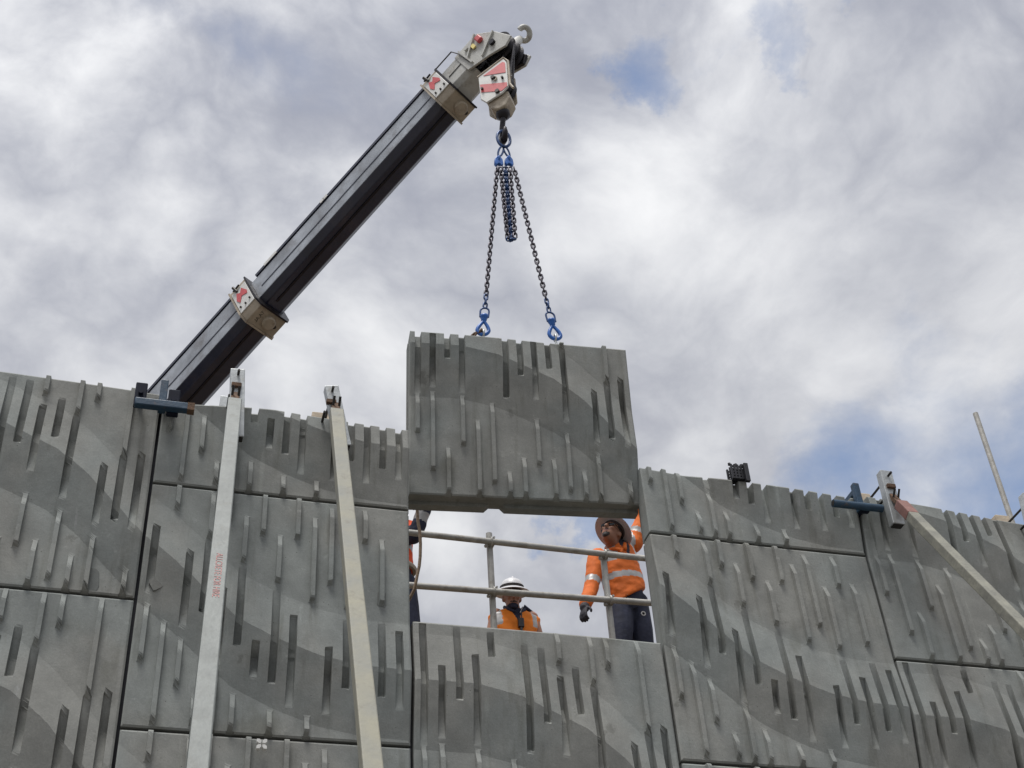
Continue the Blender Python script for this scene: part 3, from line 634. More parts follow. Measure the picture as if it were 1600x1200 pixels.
# ------------------------------------------------------------------ hook block
HB = at(774, 132, LY-.05); hb = empty('hook_block', HB, 'crane hook block with red and white striped cheek plates above the chain sling', 'hook block')
ax = Vector((.60, .80, 0)).normalized(); pw = Vector((.80, -.60, 0)).normalized()     # axle, plate width
PL = [(-.13, .125), (.095, .245), (.118, .19), (.118, -.105), (.07, -.16), (-.076, -.215), (-.122, -.15)]
for s_ in (-.02, .16):
    b = MB(); b.prism(PL, HB, pw, Zv, ax, s_-.009, s_+.009); cpl = child(b, 'cheek_plate', M_WHITE if s_ < 0 else M_TAN, hb, 30, .004)
    if s_ < 0:
        for poly in ([(-.065, .128), (.085, .205), (.105, .185), (.105, .062), (-.085, .118)], [(-.119, .024), (.108, -.065), (.108, -.108), (.06, -.145), (-.113, -.075)]):
            b = MB(); b.prism(poly, HB, pw, Zv, ax, s_-.0125, s_-.0085); child(b, 'red_stripe', M_SRED, hb, sub=cpl)
        for p_, z_, r_ in ((-.005, .045, .017), (.075, .005, .010), (-.100, -.045, .011), (.025, -.140, .019)):
            b = MB(); b.tube([HB+pw*p_+Zv*z_+ax*(s_-.03), HB+pw*p_+Zv*z_+ax*s_], r_, 10); child(b, 'bolt', M_BOLT, hb, sub=cpl)
        b = MB(); b.torus(HB+ax*(s_-.016)+pw*.0+Zv*.03, pw, Zv, .026, .026, .006, 14, 6, math.radians(-80), math.radians(70)); child(b, 'handle', M_TAN, hb, sub=cpl)
        b = MB(); pts = [(-.138, .130), (.095, .258), (.130, .195), (.130, -.09), (.155, -.15)]
        b.tube([HB+pw*p_+Zv*z_+ax*(s_-.004) for p_, z_ in pts], .011, 8); child(b, 'rim', M_TAN, hb, sub=cpl)
for s_ in (.035, .105):
    b = MB(); b.lathe([(.08, -.024), (.135, -.024), (.112, 0), (.135, .024), (.08, .024)], HB+Zv*.02+ax*s_, pw, Zv, ax, 28); child(b, 'sheave', M_GREASE, hb, 40)
b = MB(); b.prism([(-.09, -.17), (.10, -.12), (.11, -.21), (.07, -.285), (.01, -.305), (-.05, -.27)], HB, pw, Zv, ax, .0, .14); child(b, 'yoke', M_TAN, hb, bevel=.012)
yk = HB+ax*.07+pw*.02-Zv*.30
b = MB(); b.lathe([(.055, .02), (.055, -.02), (.030, -.045), (.022, -.05)], yk, X, Y_, Zv, 20); child(b, 'swivel_collar', M_GREASE, hb, 50)
hb_bot = LINK+Vector((0, 0, -.060))
b = MB(); p0 = yk-Zv*.04; cc = LINK+Vector((.0, -.01, .01))
pts = [p0, Vector((LINK.x, LINK.y+.02, LINK.z+.14))] + [Vector((LINK.x, LINK.y-.005, LINK.z+.058)) + Vector((.0, .052*math.cos(a), .068*math.sin(a)-.010)) for a in [math.radians(d) for d in (60, 20, -20, -60, -90, -120, -160, -200)]]
b.tube(pts, [.022, .022, .020, .021, .024, .026, .027, .026, .022, .014], 10); child(b, 'hook', M_GREASE, hb, 60)
for i, (s_, p_) in enumerate(((.035, .03), (.035, .11), (.105, .03), (.105, .11))):
    b = MB(); a0_ = HB+ax*s_+pw*p_+Zv*.05; b.tube([a0_, HO2+bd*.27-bn*.20+bs*(.07-.1*s_*10*.1)+pw*p_*1.1], .009, 6); child(b, 'hoist_rope', M_GREASE, hb)

# ------------------------------------------------------------------ braces and their top brackets
def brace(px_top, anchor, m, w, h, label, y_top=-.17, px_red=False, letters=None):
    T = at(*px_top, y_top); A = Vector(anchor); t = empty('prop_brace', A, label, 'brace', 'props bracing the wall')
    d = (A-T).normalized(); nrm = (Vector((0, -1, .0)) - d*Vector((0, -1, 0)).dot(d)).normalized(); lat = nrm.cross(d)
    L = (A-T).length
    b = MB(); b.obox(T+d*(L/2), lat, nrm, d, w, h, L-.1); tb = child(b, 'tube', m, t, bevel=.006)
    b = MB(); b.obox(T-d*.0, lat, nrm, d, w*.62, h*.5, .17); child(b, 'end_lug', M_RUST, t, bevel=.004)
    for s_ in (-1, 1):
        b = MB(); b.tube([T-d*.03+lat*(s_*w*.24)+nrm*(h*.2), T-d*.05+lat*(s_*w*.22)+nrm*(h*.2+.055)], .008, 6); child(b, 'bolt', M_BOLT, t)
    if px_red:
        b = MB(); b.obox(T+d*.14, lat, nrm, d, w+.004, h+.004, .18); child(b, 'painted_end', M_RED, t, bevel=.006, sub=tb)
    b = MB(); b.box(A+Vector((-.15, -.12, -.02)), A+Vector((.15, .12, .02))); b.bar(A+Vector((0, 0, .02)), A-d*.25, .06, .06); child(b, 'foot_plate', M_RUST, t, bevel=.005)
    if letters:
        txt, s0 = letters
        text_mesh(txt, .044, 'lettering', M_LETR, T+d*s0+nrm*(h/2+.0015)-lat*.0, d, lat if lat.x > 0 else -lat, t, sub=tb)
    return T
def text_dist(px_top, anchor, py, y_top=-.17):
    T = at(*px_top, y_top); A = Vector(anchor); best = None
    for i in range(400):
        P = T+(A-T)*(i/400); dd = P-CAM; yy = 600-F_PX*dd.dot(UP)/dd.dot(FWD)
        if best is None or abs(yy-py) < best[0]: best = (abs(yy-py), (P-T).length)
    return best[1]
A1, A2, A3 = (-1.305, -4.05, 0), (-.645, -4.05, 0), (3.10, -4.05, 0)
brace((367, 624), A1, M_BR1, .080, .065, 'galvanised grey prop with red lettering bracing the wall beside the boom', letters=('ALLCRETE FOR HIRE', text_dist((367, 624), A1, 909)))
brace((525, 640), A2, M_BR2, .078, .065, 'cream stained prop without lettering bracing the wall beside the open gap', px_red=False)
brace((1402, 783), A3, M_BR3, .072, .062, 'weathered lichen-grey prop with red painted end slanting from the wall top', px_red=True)
def bracket(px, pxb, top_py, bot_py, label, block=True, w=.085):
    """channel post clamped over the wall top: front post, rear packer, tie rods"""
    y0 = -.105; T = at(px, top_py, y0); Bt = at(pxb, bot_py, y0); xb_ = T.x; ad_ = (T-Bt).normalized(); sx_ = Y_.cross(ad_).normalized()
    t = empty('wall_bracket', (Bt.x, y0, Bt.z), label, 'bracket', 'brackets clamped over the wall top')
    b = MB(); b.obox((T+Bt)/2, sx_, Y_, ad_, w, .062, (T-Bt).length); child(b, 'post', M_GALV, t, bevel=.004)
    b = MB(); b.obox(Bt-ad_*.001, sx_, Y_, ad_, w-.014, .048, .006); child(b, 'hollow_end', M_BOLT, t)
    b = MB(); b.tube([(xb_+.005, y0-.075, T.z-.045), (xb_+.005, .26, T.z-.045)], .008, 8); child(b, 'tie_rod', M_BOLT, t)
    b = MB(); b.tube([(xb_-.035, y0-.02, T.z-.20), (xb_-.035, .27, T.z-.20)], .008, 8); child(b, 'tie_rod', M_BOLT, t)
    b = MB(); b.obox((xb_-.02, .215, T.z-.16), X, Y_, Zv, .11, .10, .36); child(b, 'rear_packer', M_TIMB if block else M_GALV, t, bevel=.004)
    b = MB(); b.obox((xb_, y0-.036, T.z-.135), X, Y_, Zv, w*.7, .03, .03); child(b, 'clevis', M_RUST, t, bevel=.004)
    return t
bracket(371, 369, 581, 686, 'galvanised wall bracket above the lettered prop, in front of the boom', False)
bracket(517, 537, 607, 700, 'galvanised wall bracket above the cream prop, beside the open gap')
bracket(1381, 1402, 739, 822, 'galvanised wall bracket with pale packer beside a blue clamp, holding the weathered prop')
bracket(1603, 1622, 775, 855, 'galvanised wall bracket beyond the bare scaffold tube on the wall top')
# ------------------------------------------------------------------ blue joint clamps
def clamp(px0, px1, pyb, stem_px, stem_top, stem_bot, label, jaws, round_bar):
    y0 = -.105; P, Q = at(px0, pyb[0], y0), at(px1, pyb[1], y0); zz = (P.z+Q.z)/2
    t = empty('joint_clamp', ((P.x+Q.x)/2, y0, zz), label, 'clamp', 'blue clamps over the panel joints')
    b = MB()
    if round_bar: b.tube([(P.x, y0, zz), (Q.x, y0, zz)], .026, 16)
    else: b.obox(((P.x+Q.x)/2, y0, zz), X, Y_, Zv, Q.x-P.x, .05, .05)
    child(b, 'crossbar', M_BLUE, t, 40, None if round_bar else .006)
    b = MB()
    if round_bar: b.tube([(P.x-.0015, y0, zz), (P.x+.002, y0, zz)], .019, 14)
    else: b.obox((Q.x-.02, y0, zz), X, Y_, Zv, .041, .052, .052)
    child(b, 'bar_end', M_RUST if not round_bar else M_BOLT, t)
    S0, S1 = at(stem_px, stem_top, y0+.045), at(stem_px, stem_bot, y0+.045)
    b = MB(); b.box((S0.x-.022, y0+.0255, zz-.01), (S0.x+.022, y0+.068, S0.z)); child(b, 'stem', M_BLUE, t, bevel=.005)
    b = MB(); b.box((S0.x-.018, y0+.030, S0.z-.004), (S0.x+.018, y0+.064, S0.z+.002)); child(b, 'stem_cap', M_RUST, t)
    b = MB(); b.box((S0.x-.02, y0+.068, S0.z-.07), (S0.x+.02, .26, S0.z-.035)); b.box((S0.x-.02, .225, S0.z-.33), (S0.x+.02, .26, S0.z-.07)); child(b, 'hook_arm', M_BLUE, t, bevel=.004)
    for jx, j0, j1 in jaws:
        J0, J1 = at(jx, j0, y0+.06), at(jx, j1, y0+.06)
        b = MB(); b.box((J0.x-.034, y0+.026, J1.z), (J0.x+.034, y0+.060, J0.z)); child(b, 'jaw', M_NAVYS, t, bevel=.006)
        b = MB(); b.tube([(J0.x, y0-.0, (J0.z+J1.z)/2), (J0.x, y0+.13, (J0.z+J1.z)/2)], .014, 8); child(b, 'jaw_bolt', M_NAVYS, t)
clamp(210, 304, (632, 636), 258, 596, 627, 'blue square-bar joint clamp with two dark jaws under the black crane boom', [(222, 603, 639), (273, 614, 653)], False)
clamp(1302, 1378, (788, 793), 1335, 757, 786, 'blue round-bar joint clamp beside the bracket of the weathered prop', [(1346, 793, 803)], True)
# ------------------------------------------------------------------ black lattice spacer on the wall top
sc_ = at(1153, 745, .0); zt_ = Z0 + 1.265-.1*((sc_.x-1.5)/1.5)-.009
sp_ = empty('plastic_spacer', (sc_.x, .06, zt_), 'black plastic lattice spacer block standing on the wall top edge', 'spacer')
S_ = .112
for i in range(5):
    for (y0, y1) in ((-.035, -.023), (.03, .042)):
        b = MB(); b.box((sc_.x-S_/2+i*S_/5, y0, zt_), (sc_.x-S_/2+i*S_/5+.012, y1, zt_+S_)); child(b, 'rib', M_BLKP, sp_)
        b = MB(); b.box((sc_.x-S_/2+.001, y0+.002, zt_+.002+i*S_/5), (sc_.x+S_/2-.001, y1-.002, zt_+.014+i*S_/5)); child(b, 'rib', M_BLKP, sp_)
b = MB(); b.box((sc_.x-S_/2+.004, -.022, zt_+.001), (sc_.x+S_/2-.01, .029, zt_+.008)); b.box((sc_.x-S_/2+.004, .0, zt_+.001), (sc_.x+S_/2-.01, .006, zt_+S_-.004)); child(b, 'web', M_BLKP, sp_)
b = MB(); b.box((sc_.x+S_/2-.03, -.062, zt_-.03), (sc_.x+S_/2, -.036, zt_+S_)); child(b, 'leg', M_BLKP, sp_, bevel=.003)
for i, (dx, dz) in enumerate(((-.5, 1), (-.1, 1), (.25, 1))):
    b = MB(); b.tube([(sc_.x+dx*S_, -.02, zt_+S_-.002), (sc_.x+dx*S_, -.02, zt_+S_+.012)], .010, 8); child(b, 'knob', M_BLKP, sp_)

# ------------------------------------------------------------------ guardrail on the fill
RY = 1.8
gr = empty('guardrail', (1.3, RY, FILL), 'galvanised tube guardrail with two rails standing behind the wall gap', 'guardrail')
def rail(pa, pb, y):
    a, c = at(*pa, y), at(*pb, y); d = (c-a)/(c.x-a.x); s_ = a+d*(-2.2-a.x); e = a+d*(4.6-a.x)
    b = MB(); b.tube([s_, e], .0242, 16); child(b, 'rail', M_TUBE, gr, 40)
    return lambda x: a+d*(x-a.x)
r1 = rail((647, 833), (1012, 873), RY); r2 = rail((647, 915), (1015, 942), RY)
for k, px in enumerate(((764, 834), (942, 866), None, None)):
    if px: top = at(*px, RY+.05); xp = top.x; zt2 = top.z
    else: xp = (-2.0, 4.2)[k-2]; zt2 = Z0+1.72
    b = MB(); b.tube([(xp, RY+.05, FILL-.05), (xp, RY+.05, zt2)], .0242, 16); child(b, 'post', M_TUBE, gr, 40)
    for rf in (r1, r2):
        q = rf(xp); b = MB(); b.torus(q, Y_, Zv, .030, .030, .008, 16, 6); b.torus(Vector((xp, RY+.05, q.z)), X, Y_, .030, .030, .008, 16, 6)
        b.obox(q+Vector((0, .025, 0)), X, Y_, Zv, .05, .045, .05); b.tube([q+Vector((-.03, .0, -.036)), q+Vector((-.045, .02, -.036))], .012, 6)
        b.tube([q+Vector((.02, -.02, .03)), q+Vector((.02, .05, .034))], .009, 6); child(b, 'coupler', M_GREASE if False else M_TUBE, gr, 50)
st = at(1524, 646, RY+.1); sb = at(1567, 812, RY+.1)
stand = empty('scaffold_tube', (st.x, st.y, FILL), 'bare upright galvanised scaffold tube standing behind the wall top', 'scaffold tube')
b = MB(); b.tube([(st.x, st.y, FILL-.05), (st.x, st.y, st.z)], .0242, 16); child(b, 'tube', M_TUBE, stand, 40)
b = MB(); b.box((st.x-.08, st.y-.08, FILL-.004), (st.x+.08, st.y+.08, FILL+.006)); child(b, 'base_plate', M_TUBE, stand)

# ------------------------------------------------------------------ people
def ell(mb, c, x, y, z, a, b_, d, n=16, m=10):
    c = Vector(c); rs = []
    for i in range(1, m):
        t = math.pi*i/m; rs.append([c + z*(-math.cos(t)*d) + x*(math.sin(t)*a*math.cos(2*math.pi*j/n)) + y*(math.sin(t)*b_*math.sin(2*math.pi*j/n)) for j in range(n)])
    mb.rings(rs)
def limb(mb, pts, rad, n=14):
    """tapered limb with rounded ends, smoothly resampled"""
    P = [Vector(p) for p in pts]; out, rr = [], []
    for i in range(len(P)-1):
        p0, p1, p2, p3 = P[max(i-1, 0)], P[i], P[i+1], P[min(i+2, len(P)-1)]
        for k in range(6):
            t = k/6; out.append(.5*((2*p1)+(p2-p0)*t+(2*p0-5*p1+4*p2-p3)*t*t+(3*p1-p0-3*p2+p3)*t**3)); rr.append(rad[i]+(rad[i+1]-rad[i])*t)
    out.append(P[-1]); rr.append(rad[-1])
    d0 = (out[0]-out[1]).normalized(); d1 = (out[-1]-out[-2]).normalized()
    out = [out[0]+d0*rr[0]*.7] + out + [out[-1]+d1*rr[-1]*.7]; rr = [rr[0]*.55] + rr + [rr[-1]*.55]
    mb.tube(out, rr, n)
def torso(mb, rows, n=20):
    """rows: centre, lateral axis, forward axis, half width, half depth"""
    mb.rings([[Vector(c) + l*(math.cos(2*math.pi*j/n)*a) + f*(math.sin(2*math.pi*j/n)*d) for j in range(n)] for c, l, f, a, d in rows])
def blob(mb, name, mats, thing, voxel, smooth_it=2, classify=None, wrinkle=0., sub=None):
    """union of closed shapes -> one continuous surface"""
    o = mb.build(name, mats, loc=Vector(thing.location)); o.location = (0, 0, 0)
    r = o.modifiers.new('remesh', 'REMESH'); r.mode = 'VOXEL'; r.voxel_size = voxel
    if smooth_it:
        s_ = o.modifiers.new('smooth', 'SMOOTH'); s_.iterations = smooth_it; s_.factor = .5
    dg = bpy.context.evaluated_depsgraph_get(); me = bpy.data.meshes.new_from_object(o.evaluated_get(dg))
    o.modifiers.clear(); old = o.data; o.data = me; bpy.data.meshes.remove(old); me.name = name
    me.materials.clear()
    for m in mats: me.materials.append(m)
    L = Vector(thing.location)
    if wrinkle:
        for v in me.vertices:
            w = v.co; k = mnoise.noise(Vector((w.x*9+w.z*5, w.y*9-w.z*3, w.z*17)))*.6 + mnoise.noise(Vector((w.x*22, w.y*22, w.z*30)))*.4
            v.co += v.normal*(k*wrinkle)
    idx = [0]*len(me.polygons)
    if classify: idx = [classify(p.center+L) for p in me.polygons]
    me.polygons.foreach_set('material_index', idx); me.polygons.foreach_set('use_smooth', [True]*len(me.polygons))
    o.parent = sub if sub is not None else thing
    return o
def seg_t(p, a, c):
    d = c-a; t = max(0, min(1, (p-a).dot(d)/d.length_squared)); return (p-(a+d*t)).length, t
M_SKIN = mat('skin', (.27, .125, .075), .55, var=.12, scale=20, bump=.08, bscale=90)
M_BEARD = mat('dark_hair', (.018, .013, .011), .7)
M_LIP = mat('lip', (.20, .07, .06), .6)
M_ORNG = mat('hi_vis_orange', (.60, .125, .010), .8, var=.16, scale=9, bump=.35, bscale=26)
M_VEST = mat('hi_vis_vest', (.74, .20, .010), .8, var=.12, scale=9, bump=.3, bscale=26)
M_ORED = mat('hi_vis_red_orange', (.78, .085, .015), .8, var=.15, scale=9, bump=.3, bscale=26)
M_TAPE = mat('reflective_tape', (.33, .325, .32), .45, .2, var=.08, scale=20)
M_NAVY = mat('navy_cloth', (.014, .018, .040), .85, var=.3, scale=12, bump=.4, bscale=30)
M_GLOV = mat('dark_glove', (.028, .026, .034), .75, var=.3, scale=30, bump=.3, bscale=60)
M_HATR = mat('hat_pinkish_white', (.60, .54, .55), .4, var=.06)
M_HATW = mat('hat_white', (.58, .58, .59), .35, var=.05)
M_HATS = mat('hat_sweatband', (.05, .035, .035), .8)
M_GLAS = mat('dark_glasses', (.008, .008, .010), .12)
M_BOOT = mat('boot_leather', (.10, .065, .04), .7, var=.2)
M_SHIRT = mat('dark_shirt', (.02, .02, .03), .85)

def head_parts(mb, c, r, f, u):
    """head of about 0.23 m: c centre, r right, f forward (face), u up"""
    ell(mb, c+u*.025-f*.005, r, f, u, .076, .094, .098)             # skull
    ell(mb, c-u*.045+f*.018, r, f, u, .060, .072, .072)             # jaw
    ell(mb, c-u*.090+f*.060, r, f, u, .026, .024, .022)             # chin
    mb.tube([c+f*.086+u*.022, c+f*.104-u*.008, c+f*.112-u*.022, c+f*.090-u*.030], [.010, .013, .016, .010], 10)   # nose
    for s_ in (-1, 1):
        ell(mb, c+r*(s_*.034)+f*.074+u*.030, r, f, u, .024, .014, .010)   # brow
        ell(mb, c+r*(s_*.036)+f*.068-u*.012, r, f, u, .024, .022, .020)   # cheek
        ell(mb, c+r*(s_*.078)-f*.010-u*.004, r, f, u, .010, .022, .032)   # ear
    ell(mb, c+f*.080-u*.054, r, f, u, .024, .014, .010)             # lips
def hand_parts(mb, w, d, pn, th, k=1., curl=.5):
    """w wrist, d along the hand, pn palm normal, th thumb side"""
    d, pn, th = d.normalized(), pn.normalized(), th.normalized()
    ell(mb, w+d*.048*k, th, pn, d, .042*k, .018*k, .056*k)
    for i, (o, L) in enumerate(((.030, .070), (.010, .080), (-.011, .074), (-.031, .058))):
        a = w+d*.088*k+th*o*k; c1 = a+(d*math.cos(curl*.6)+pn*math.sin(curl*.6))*L*.45*k; c2 = c1+(d*math.cos(curl*1.5)+pn*math.sin(curl*1.5))*L*.32*k; c3 = c2+(d*math.cos(curl*2.3)+pn*math.sin(curl*2.3))*L*.24*k
        mb.tube([a-d*.02*k, a, c1, c2, c3], [.011*k, .0105*k, .010*k, .009*k, .007*k], 8)
    a = w+d*.028*k+th*.034*k; mb.tube([a-th*.012*k, a+th*.02*k+d*.022*k+pn*.008*k, a+th*.030*k+d*.050*k+pn*.02*k, a+th*.028*k+d*.070*k+pn*.026*k], [.013*k, .0125*k, .011*k, .008*k], 8)
def hard_hat(name, thing, c, r, f, u, m, band):
    """full-brim helmet: shell, brim underside, sweatband"""
    b = MB(); o = c+u*.055
    prof = [(.098, .012), (.104, .012), (.150, .000), (.168, -.010), (.172, -.008), (.168, -.004), (.150, .008), (.115, .024), (.112, .045), (.100, .078), (.078, .104), (.046, .120), (.0, .126)]
    inner = [(.0, .118), (.05, .110), (.090, .070), (.100, .030), (.098, .012)]
    b.lathe([(max(p, .0005), h) for p, h in inner[:-1]+prof], o, r, f, u, 40, .92, 1.06)
    h = child(b, name, m, thing, 50)
    b = MB(); b.tube([o+f*(-.10)+u*.122*.55, o+f*-.05+u*.121, o+u*.129, o+f*.05+u*.121, o+f*.10+u*.075], [.006, .010, .011, .010, .006], 8); child(b, 'crown_ridge', m, thing, 50, sub=h)
    b = MB(); b.lathe([(.086, -.012), (.0965, -.012), (.0985, .03), (.088, .03), (.086, -.012)], o, r, f, u, 32, .92, 1.06); child(b, 'sweatband', band, thing, 40, sub=h)
    return h

def worker_gap():
    """standing behind the right end of the gap, looking up, left hand raised"""
    Yp = 2.42; base = at(968, 990, Yp); g = Vector((base.x, Yp, FILL))
    t = empty('person', g, 'worker in orange reflective jacket and navy trousers looking up, one arm raised beside the gap', 'person')
    hc = at(955, 834, Yp-.08); nk = at(959, 856, Yp-.01)
    sR = at(932, 874, Yp-.04); sL = at(990, 848, Yp+.06)          # shoulders (his right is on the picture's left)
    lat = (sL-sR).normalized(); chest = (sR+sL)/2
    pel = Vector((at(985, 940, Yp).x-.02, Yp+.02, FILL+.97)); up_ = (chest-pel).normalized(); fw = lat.cross(up_).normalized()
    if fw.y > 0: fw = -fw
    hR, hL = pel-lat*.095-Zv*.03, pel+lat*.095-Zv*.03
    kR, kL = Vector((hR.x-.05, hR.y-.03, FILL+.50)), Vector((hL.x+.03, hL.y+.02, FILL+.50))
    aR, aL = Vector((kR.x-.03, kR.y+.06, FILL+.09)), Vector((kL.x+.02, kL.y+.08, FILL+.09))
    eR = at(923, 921, Yp-.10); wR = at(914, 947, Yp-.20); eL = at(1003, 812, Yp+.05); wL = eL + Vector((-.01, -.06, .25))
    hu = (hc-nk).normalized(); hf = (Vector((-.50, -.66, .34))).normalized(); hu = (hu - hf*hu.dot(hf)).normalized(); hr = hf.cross(hu)
    # body: head, neck, legs, boots as one surface
    b = MB(); head_parts(b, hc, hr, hf, hu); limb(b, [chest-up_*.05, nk, hc-hu*.05], [.075, .060, .056])
    for h, k, a in ((hR, kR, aR), (hL, kL, aL)):
        limb(b, [h+Zv*.03, h.lerp(k, .5)+fw*.01, k, k.lerp(a, .4)-fw*.012, a], [.105, .098, .078, .076, .062])
        limb(b, [a-Zv*.03, a+fw*.07-Zv*.045, a+fw*.16-Zv*.055], [.048, .046, .038])
    torso(b, [(pel-Zv*.09, lat, fw, .13, .10), (pel-Zv*.04, lat, fw, .175, .125), (pel+Zv*.05, lat, fw, .170, .125), (pel.lerp(chest, .5), lat, fw, .150, .115), (chest-up_*.10, lat, fw, .165, .11), (chest, lat, fw, .11, .08)])
    def cl(p):
        q = p-hc; y = q.dot(hu); z = q.dot(hf); x = q.dot(hr)
        if p.z > nk.z-.06 and (p-chest).length > .07:
            if z > .058 and abs(x) < .034 and -.118 < y < -.070: return 1
            if z > .080 and abs(x) < .034 and -.046 < y < -.036: return 1
            if z > .084 and abs(x) < .022 and -.060 < y < -.047: return 2
            if y > .035 and z < .04: return 1
            return 0
        return 4 if p.z < FILL+.12 else 3
    blob(b, 'body', [M_SKIN, M_BEARD, M_LIP, M_NAVY, M_BOOT], t, .0085, 3, cl)
    # jacket
    b = MB(); hem = .02
    torso(b, [(pel+Zv*(.02+hem), lat, fw, .205, .150), (pel+Zv*.10, lat, fw, .205, .150), (pel.lerp(chest, .45), lat, fw, .200, .148), (pel.lerp(chest, .72), lat, fw, .205, .145), (chest-up_*.05, lat, fw, .190, .125), (chest+up_*.03, lat, fw, .125, .090), (chest+up_*.065, lat, fw, .080, .072)])
    limb(b, [sR+lat*.05, sR, sR.lerp(eR, .5), eR, eR.lerp(wR, .6), wR-(wR-eR)*.05], [.080, .078, .066, .060, .056, .050])
    limb(b, [sL-lat*.05, sL, sL.lerp(eL, .5), eL, eL.lerp(wL, .6), wL], [.085, .082, .068, .060, .054, .048])
    ell(b, chest+up_*.075-fw*.01, lat, fw, up_, .090, .080, .035)
    def cj(p):
        dR, tR = seg_t(p, sR, eR); dR2, tR2 = seg_t(p, eR, wR); dL, tL = seg_t(p, sL, eL); z = p.z-pel.z; x = (p-(pel+chest)/2).dot(Vector((lat.x, lat.y, 0)).normalized())
        if dR < .095 and (.66 < tR < .84) and x < -.19: return 1
        if dL < .10 and (.30 < tL < .50): return 1
        H_ = chest.z-pel.z
        if abs(x) < .215 and dL > .07 and (dR > .075 or x > -.16):
            v = z - x*.16
            if .36*H_ < v < .36*H_+.055 or .70*H_ < v < .70*H_+.05: return 1
            if z > .72*H_ and .085 < abs(x) < .135 and (p-chest).dot(fw) > -.02: return 1
            if (p-chest).dot(fw) > .05 and abs(x) < .045-.35*max(0, H_-z)*1. and z > .80*H_: return 2
        return 0
    jk = blob(b, 'jacket', [M_ORNG, M_TAPE, M_SHIRT], t, .009, 2, cj, .007)
    b = MB(); b.tube([nk+lat*.075+up_*.01-fw*.02, nk+lat*.07-up_*.03+fw*.075, nk+lat*.012-up_*.085+fw*.120, nk+lat*.03-up_*.10+fw*.125], [.014, .018, .020, .012], 8)
    b.tube([nk-lat*.075+up_*.01-fw*.02, nk-lat*.07-up_*.03+fw*.075, nk-lat*.02-up_*.085+fw*.120, nk-lat*.04-up_*.10+fw*.12], [.014, .018, .020, .012], 8); child(b, 'collar', M_ORNG, t, 60, sub=jk)
    # gloves
    b = MB(); d = (at(909, 972, Yp-.24)-wR).normalized(); limb(b, [wR-(wR-eR)*.12, wR, wR+d*.03], [.043, .040, .038]); hand_parts(b, wR+d*.005, d, Vector((.7, .3, 0)), -fw*-.9+lat*.2, 1.05, .55); blob(b, 'glove', [M_GLOV], t, .0055, 1)
    b = MB(); d = (wL-eL).normalized(); limb(b, [wL-d*.02, wL, wL+d*.03], [.042, .040, .038]); hand_parts(b, wL+d*.005, d, Vector((0, -1, 0)), Vector((-1, 0, 0)), 1.05, .5); blob(b, 'glove', [M_GLOV], t, .0055, 1)
    hard_hat('hard_hat', t, hc-hf*.012, hr, (hf*.97+hu*.10).normalized(), (hu*.97-hf*.10).normalized(), M_HATR, M_HATS)
    b = MB()
    for s_ in (-1, 1):
        ell(b, hc+hr*(s_*.034)+hf*.088+hu*.012, hr, hf, hu, .031, .010, .019); b.tube([hc+hr*(s_*.060)+hf*.085+hu*.016, hc+hr*(s_*.082)+hf*.03+hu*.012, hc+hr*(s_*.084)-hf*.01+hu*.008], .004, 6)
    b.tube([hc-hr*.02+hf*.098+hu*.016, hc+hr*.02+hf*.098+hu*.016], .004, 6); child(b, 'glasses', M_GLAS, t, 60)
    b = MB(); c = at(1007, 956, Yp-.14); b.lathe([(.020, 0), (.020, .006), (.012, .006), (.012, 0)], c+Vector((0, .03, 0)), X, Zv, -Y_, 16); child(b, 'belt_badge', M_TAPE, t, 40)

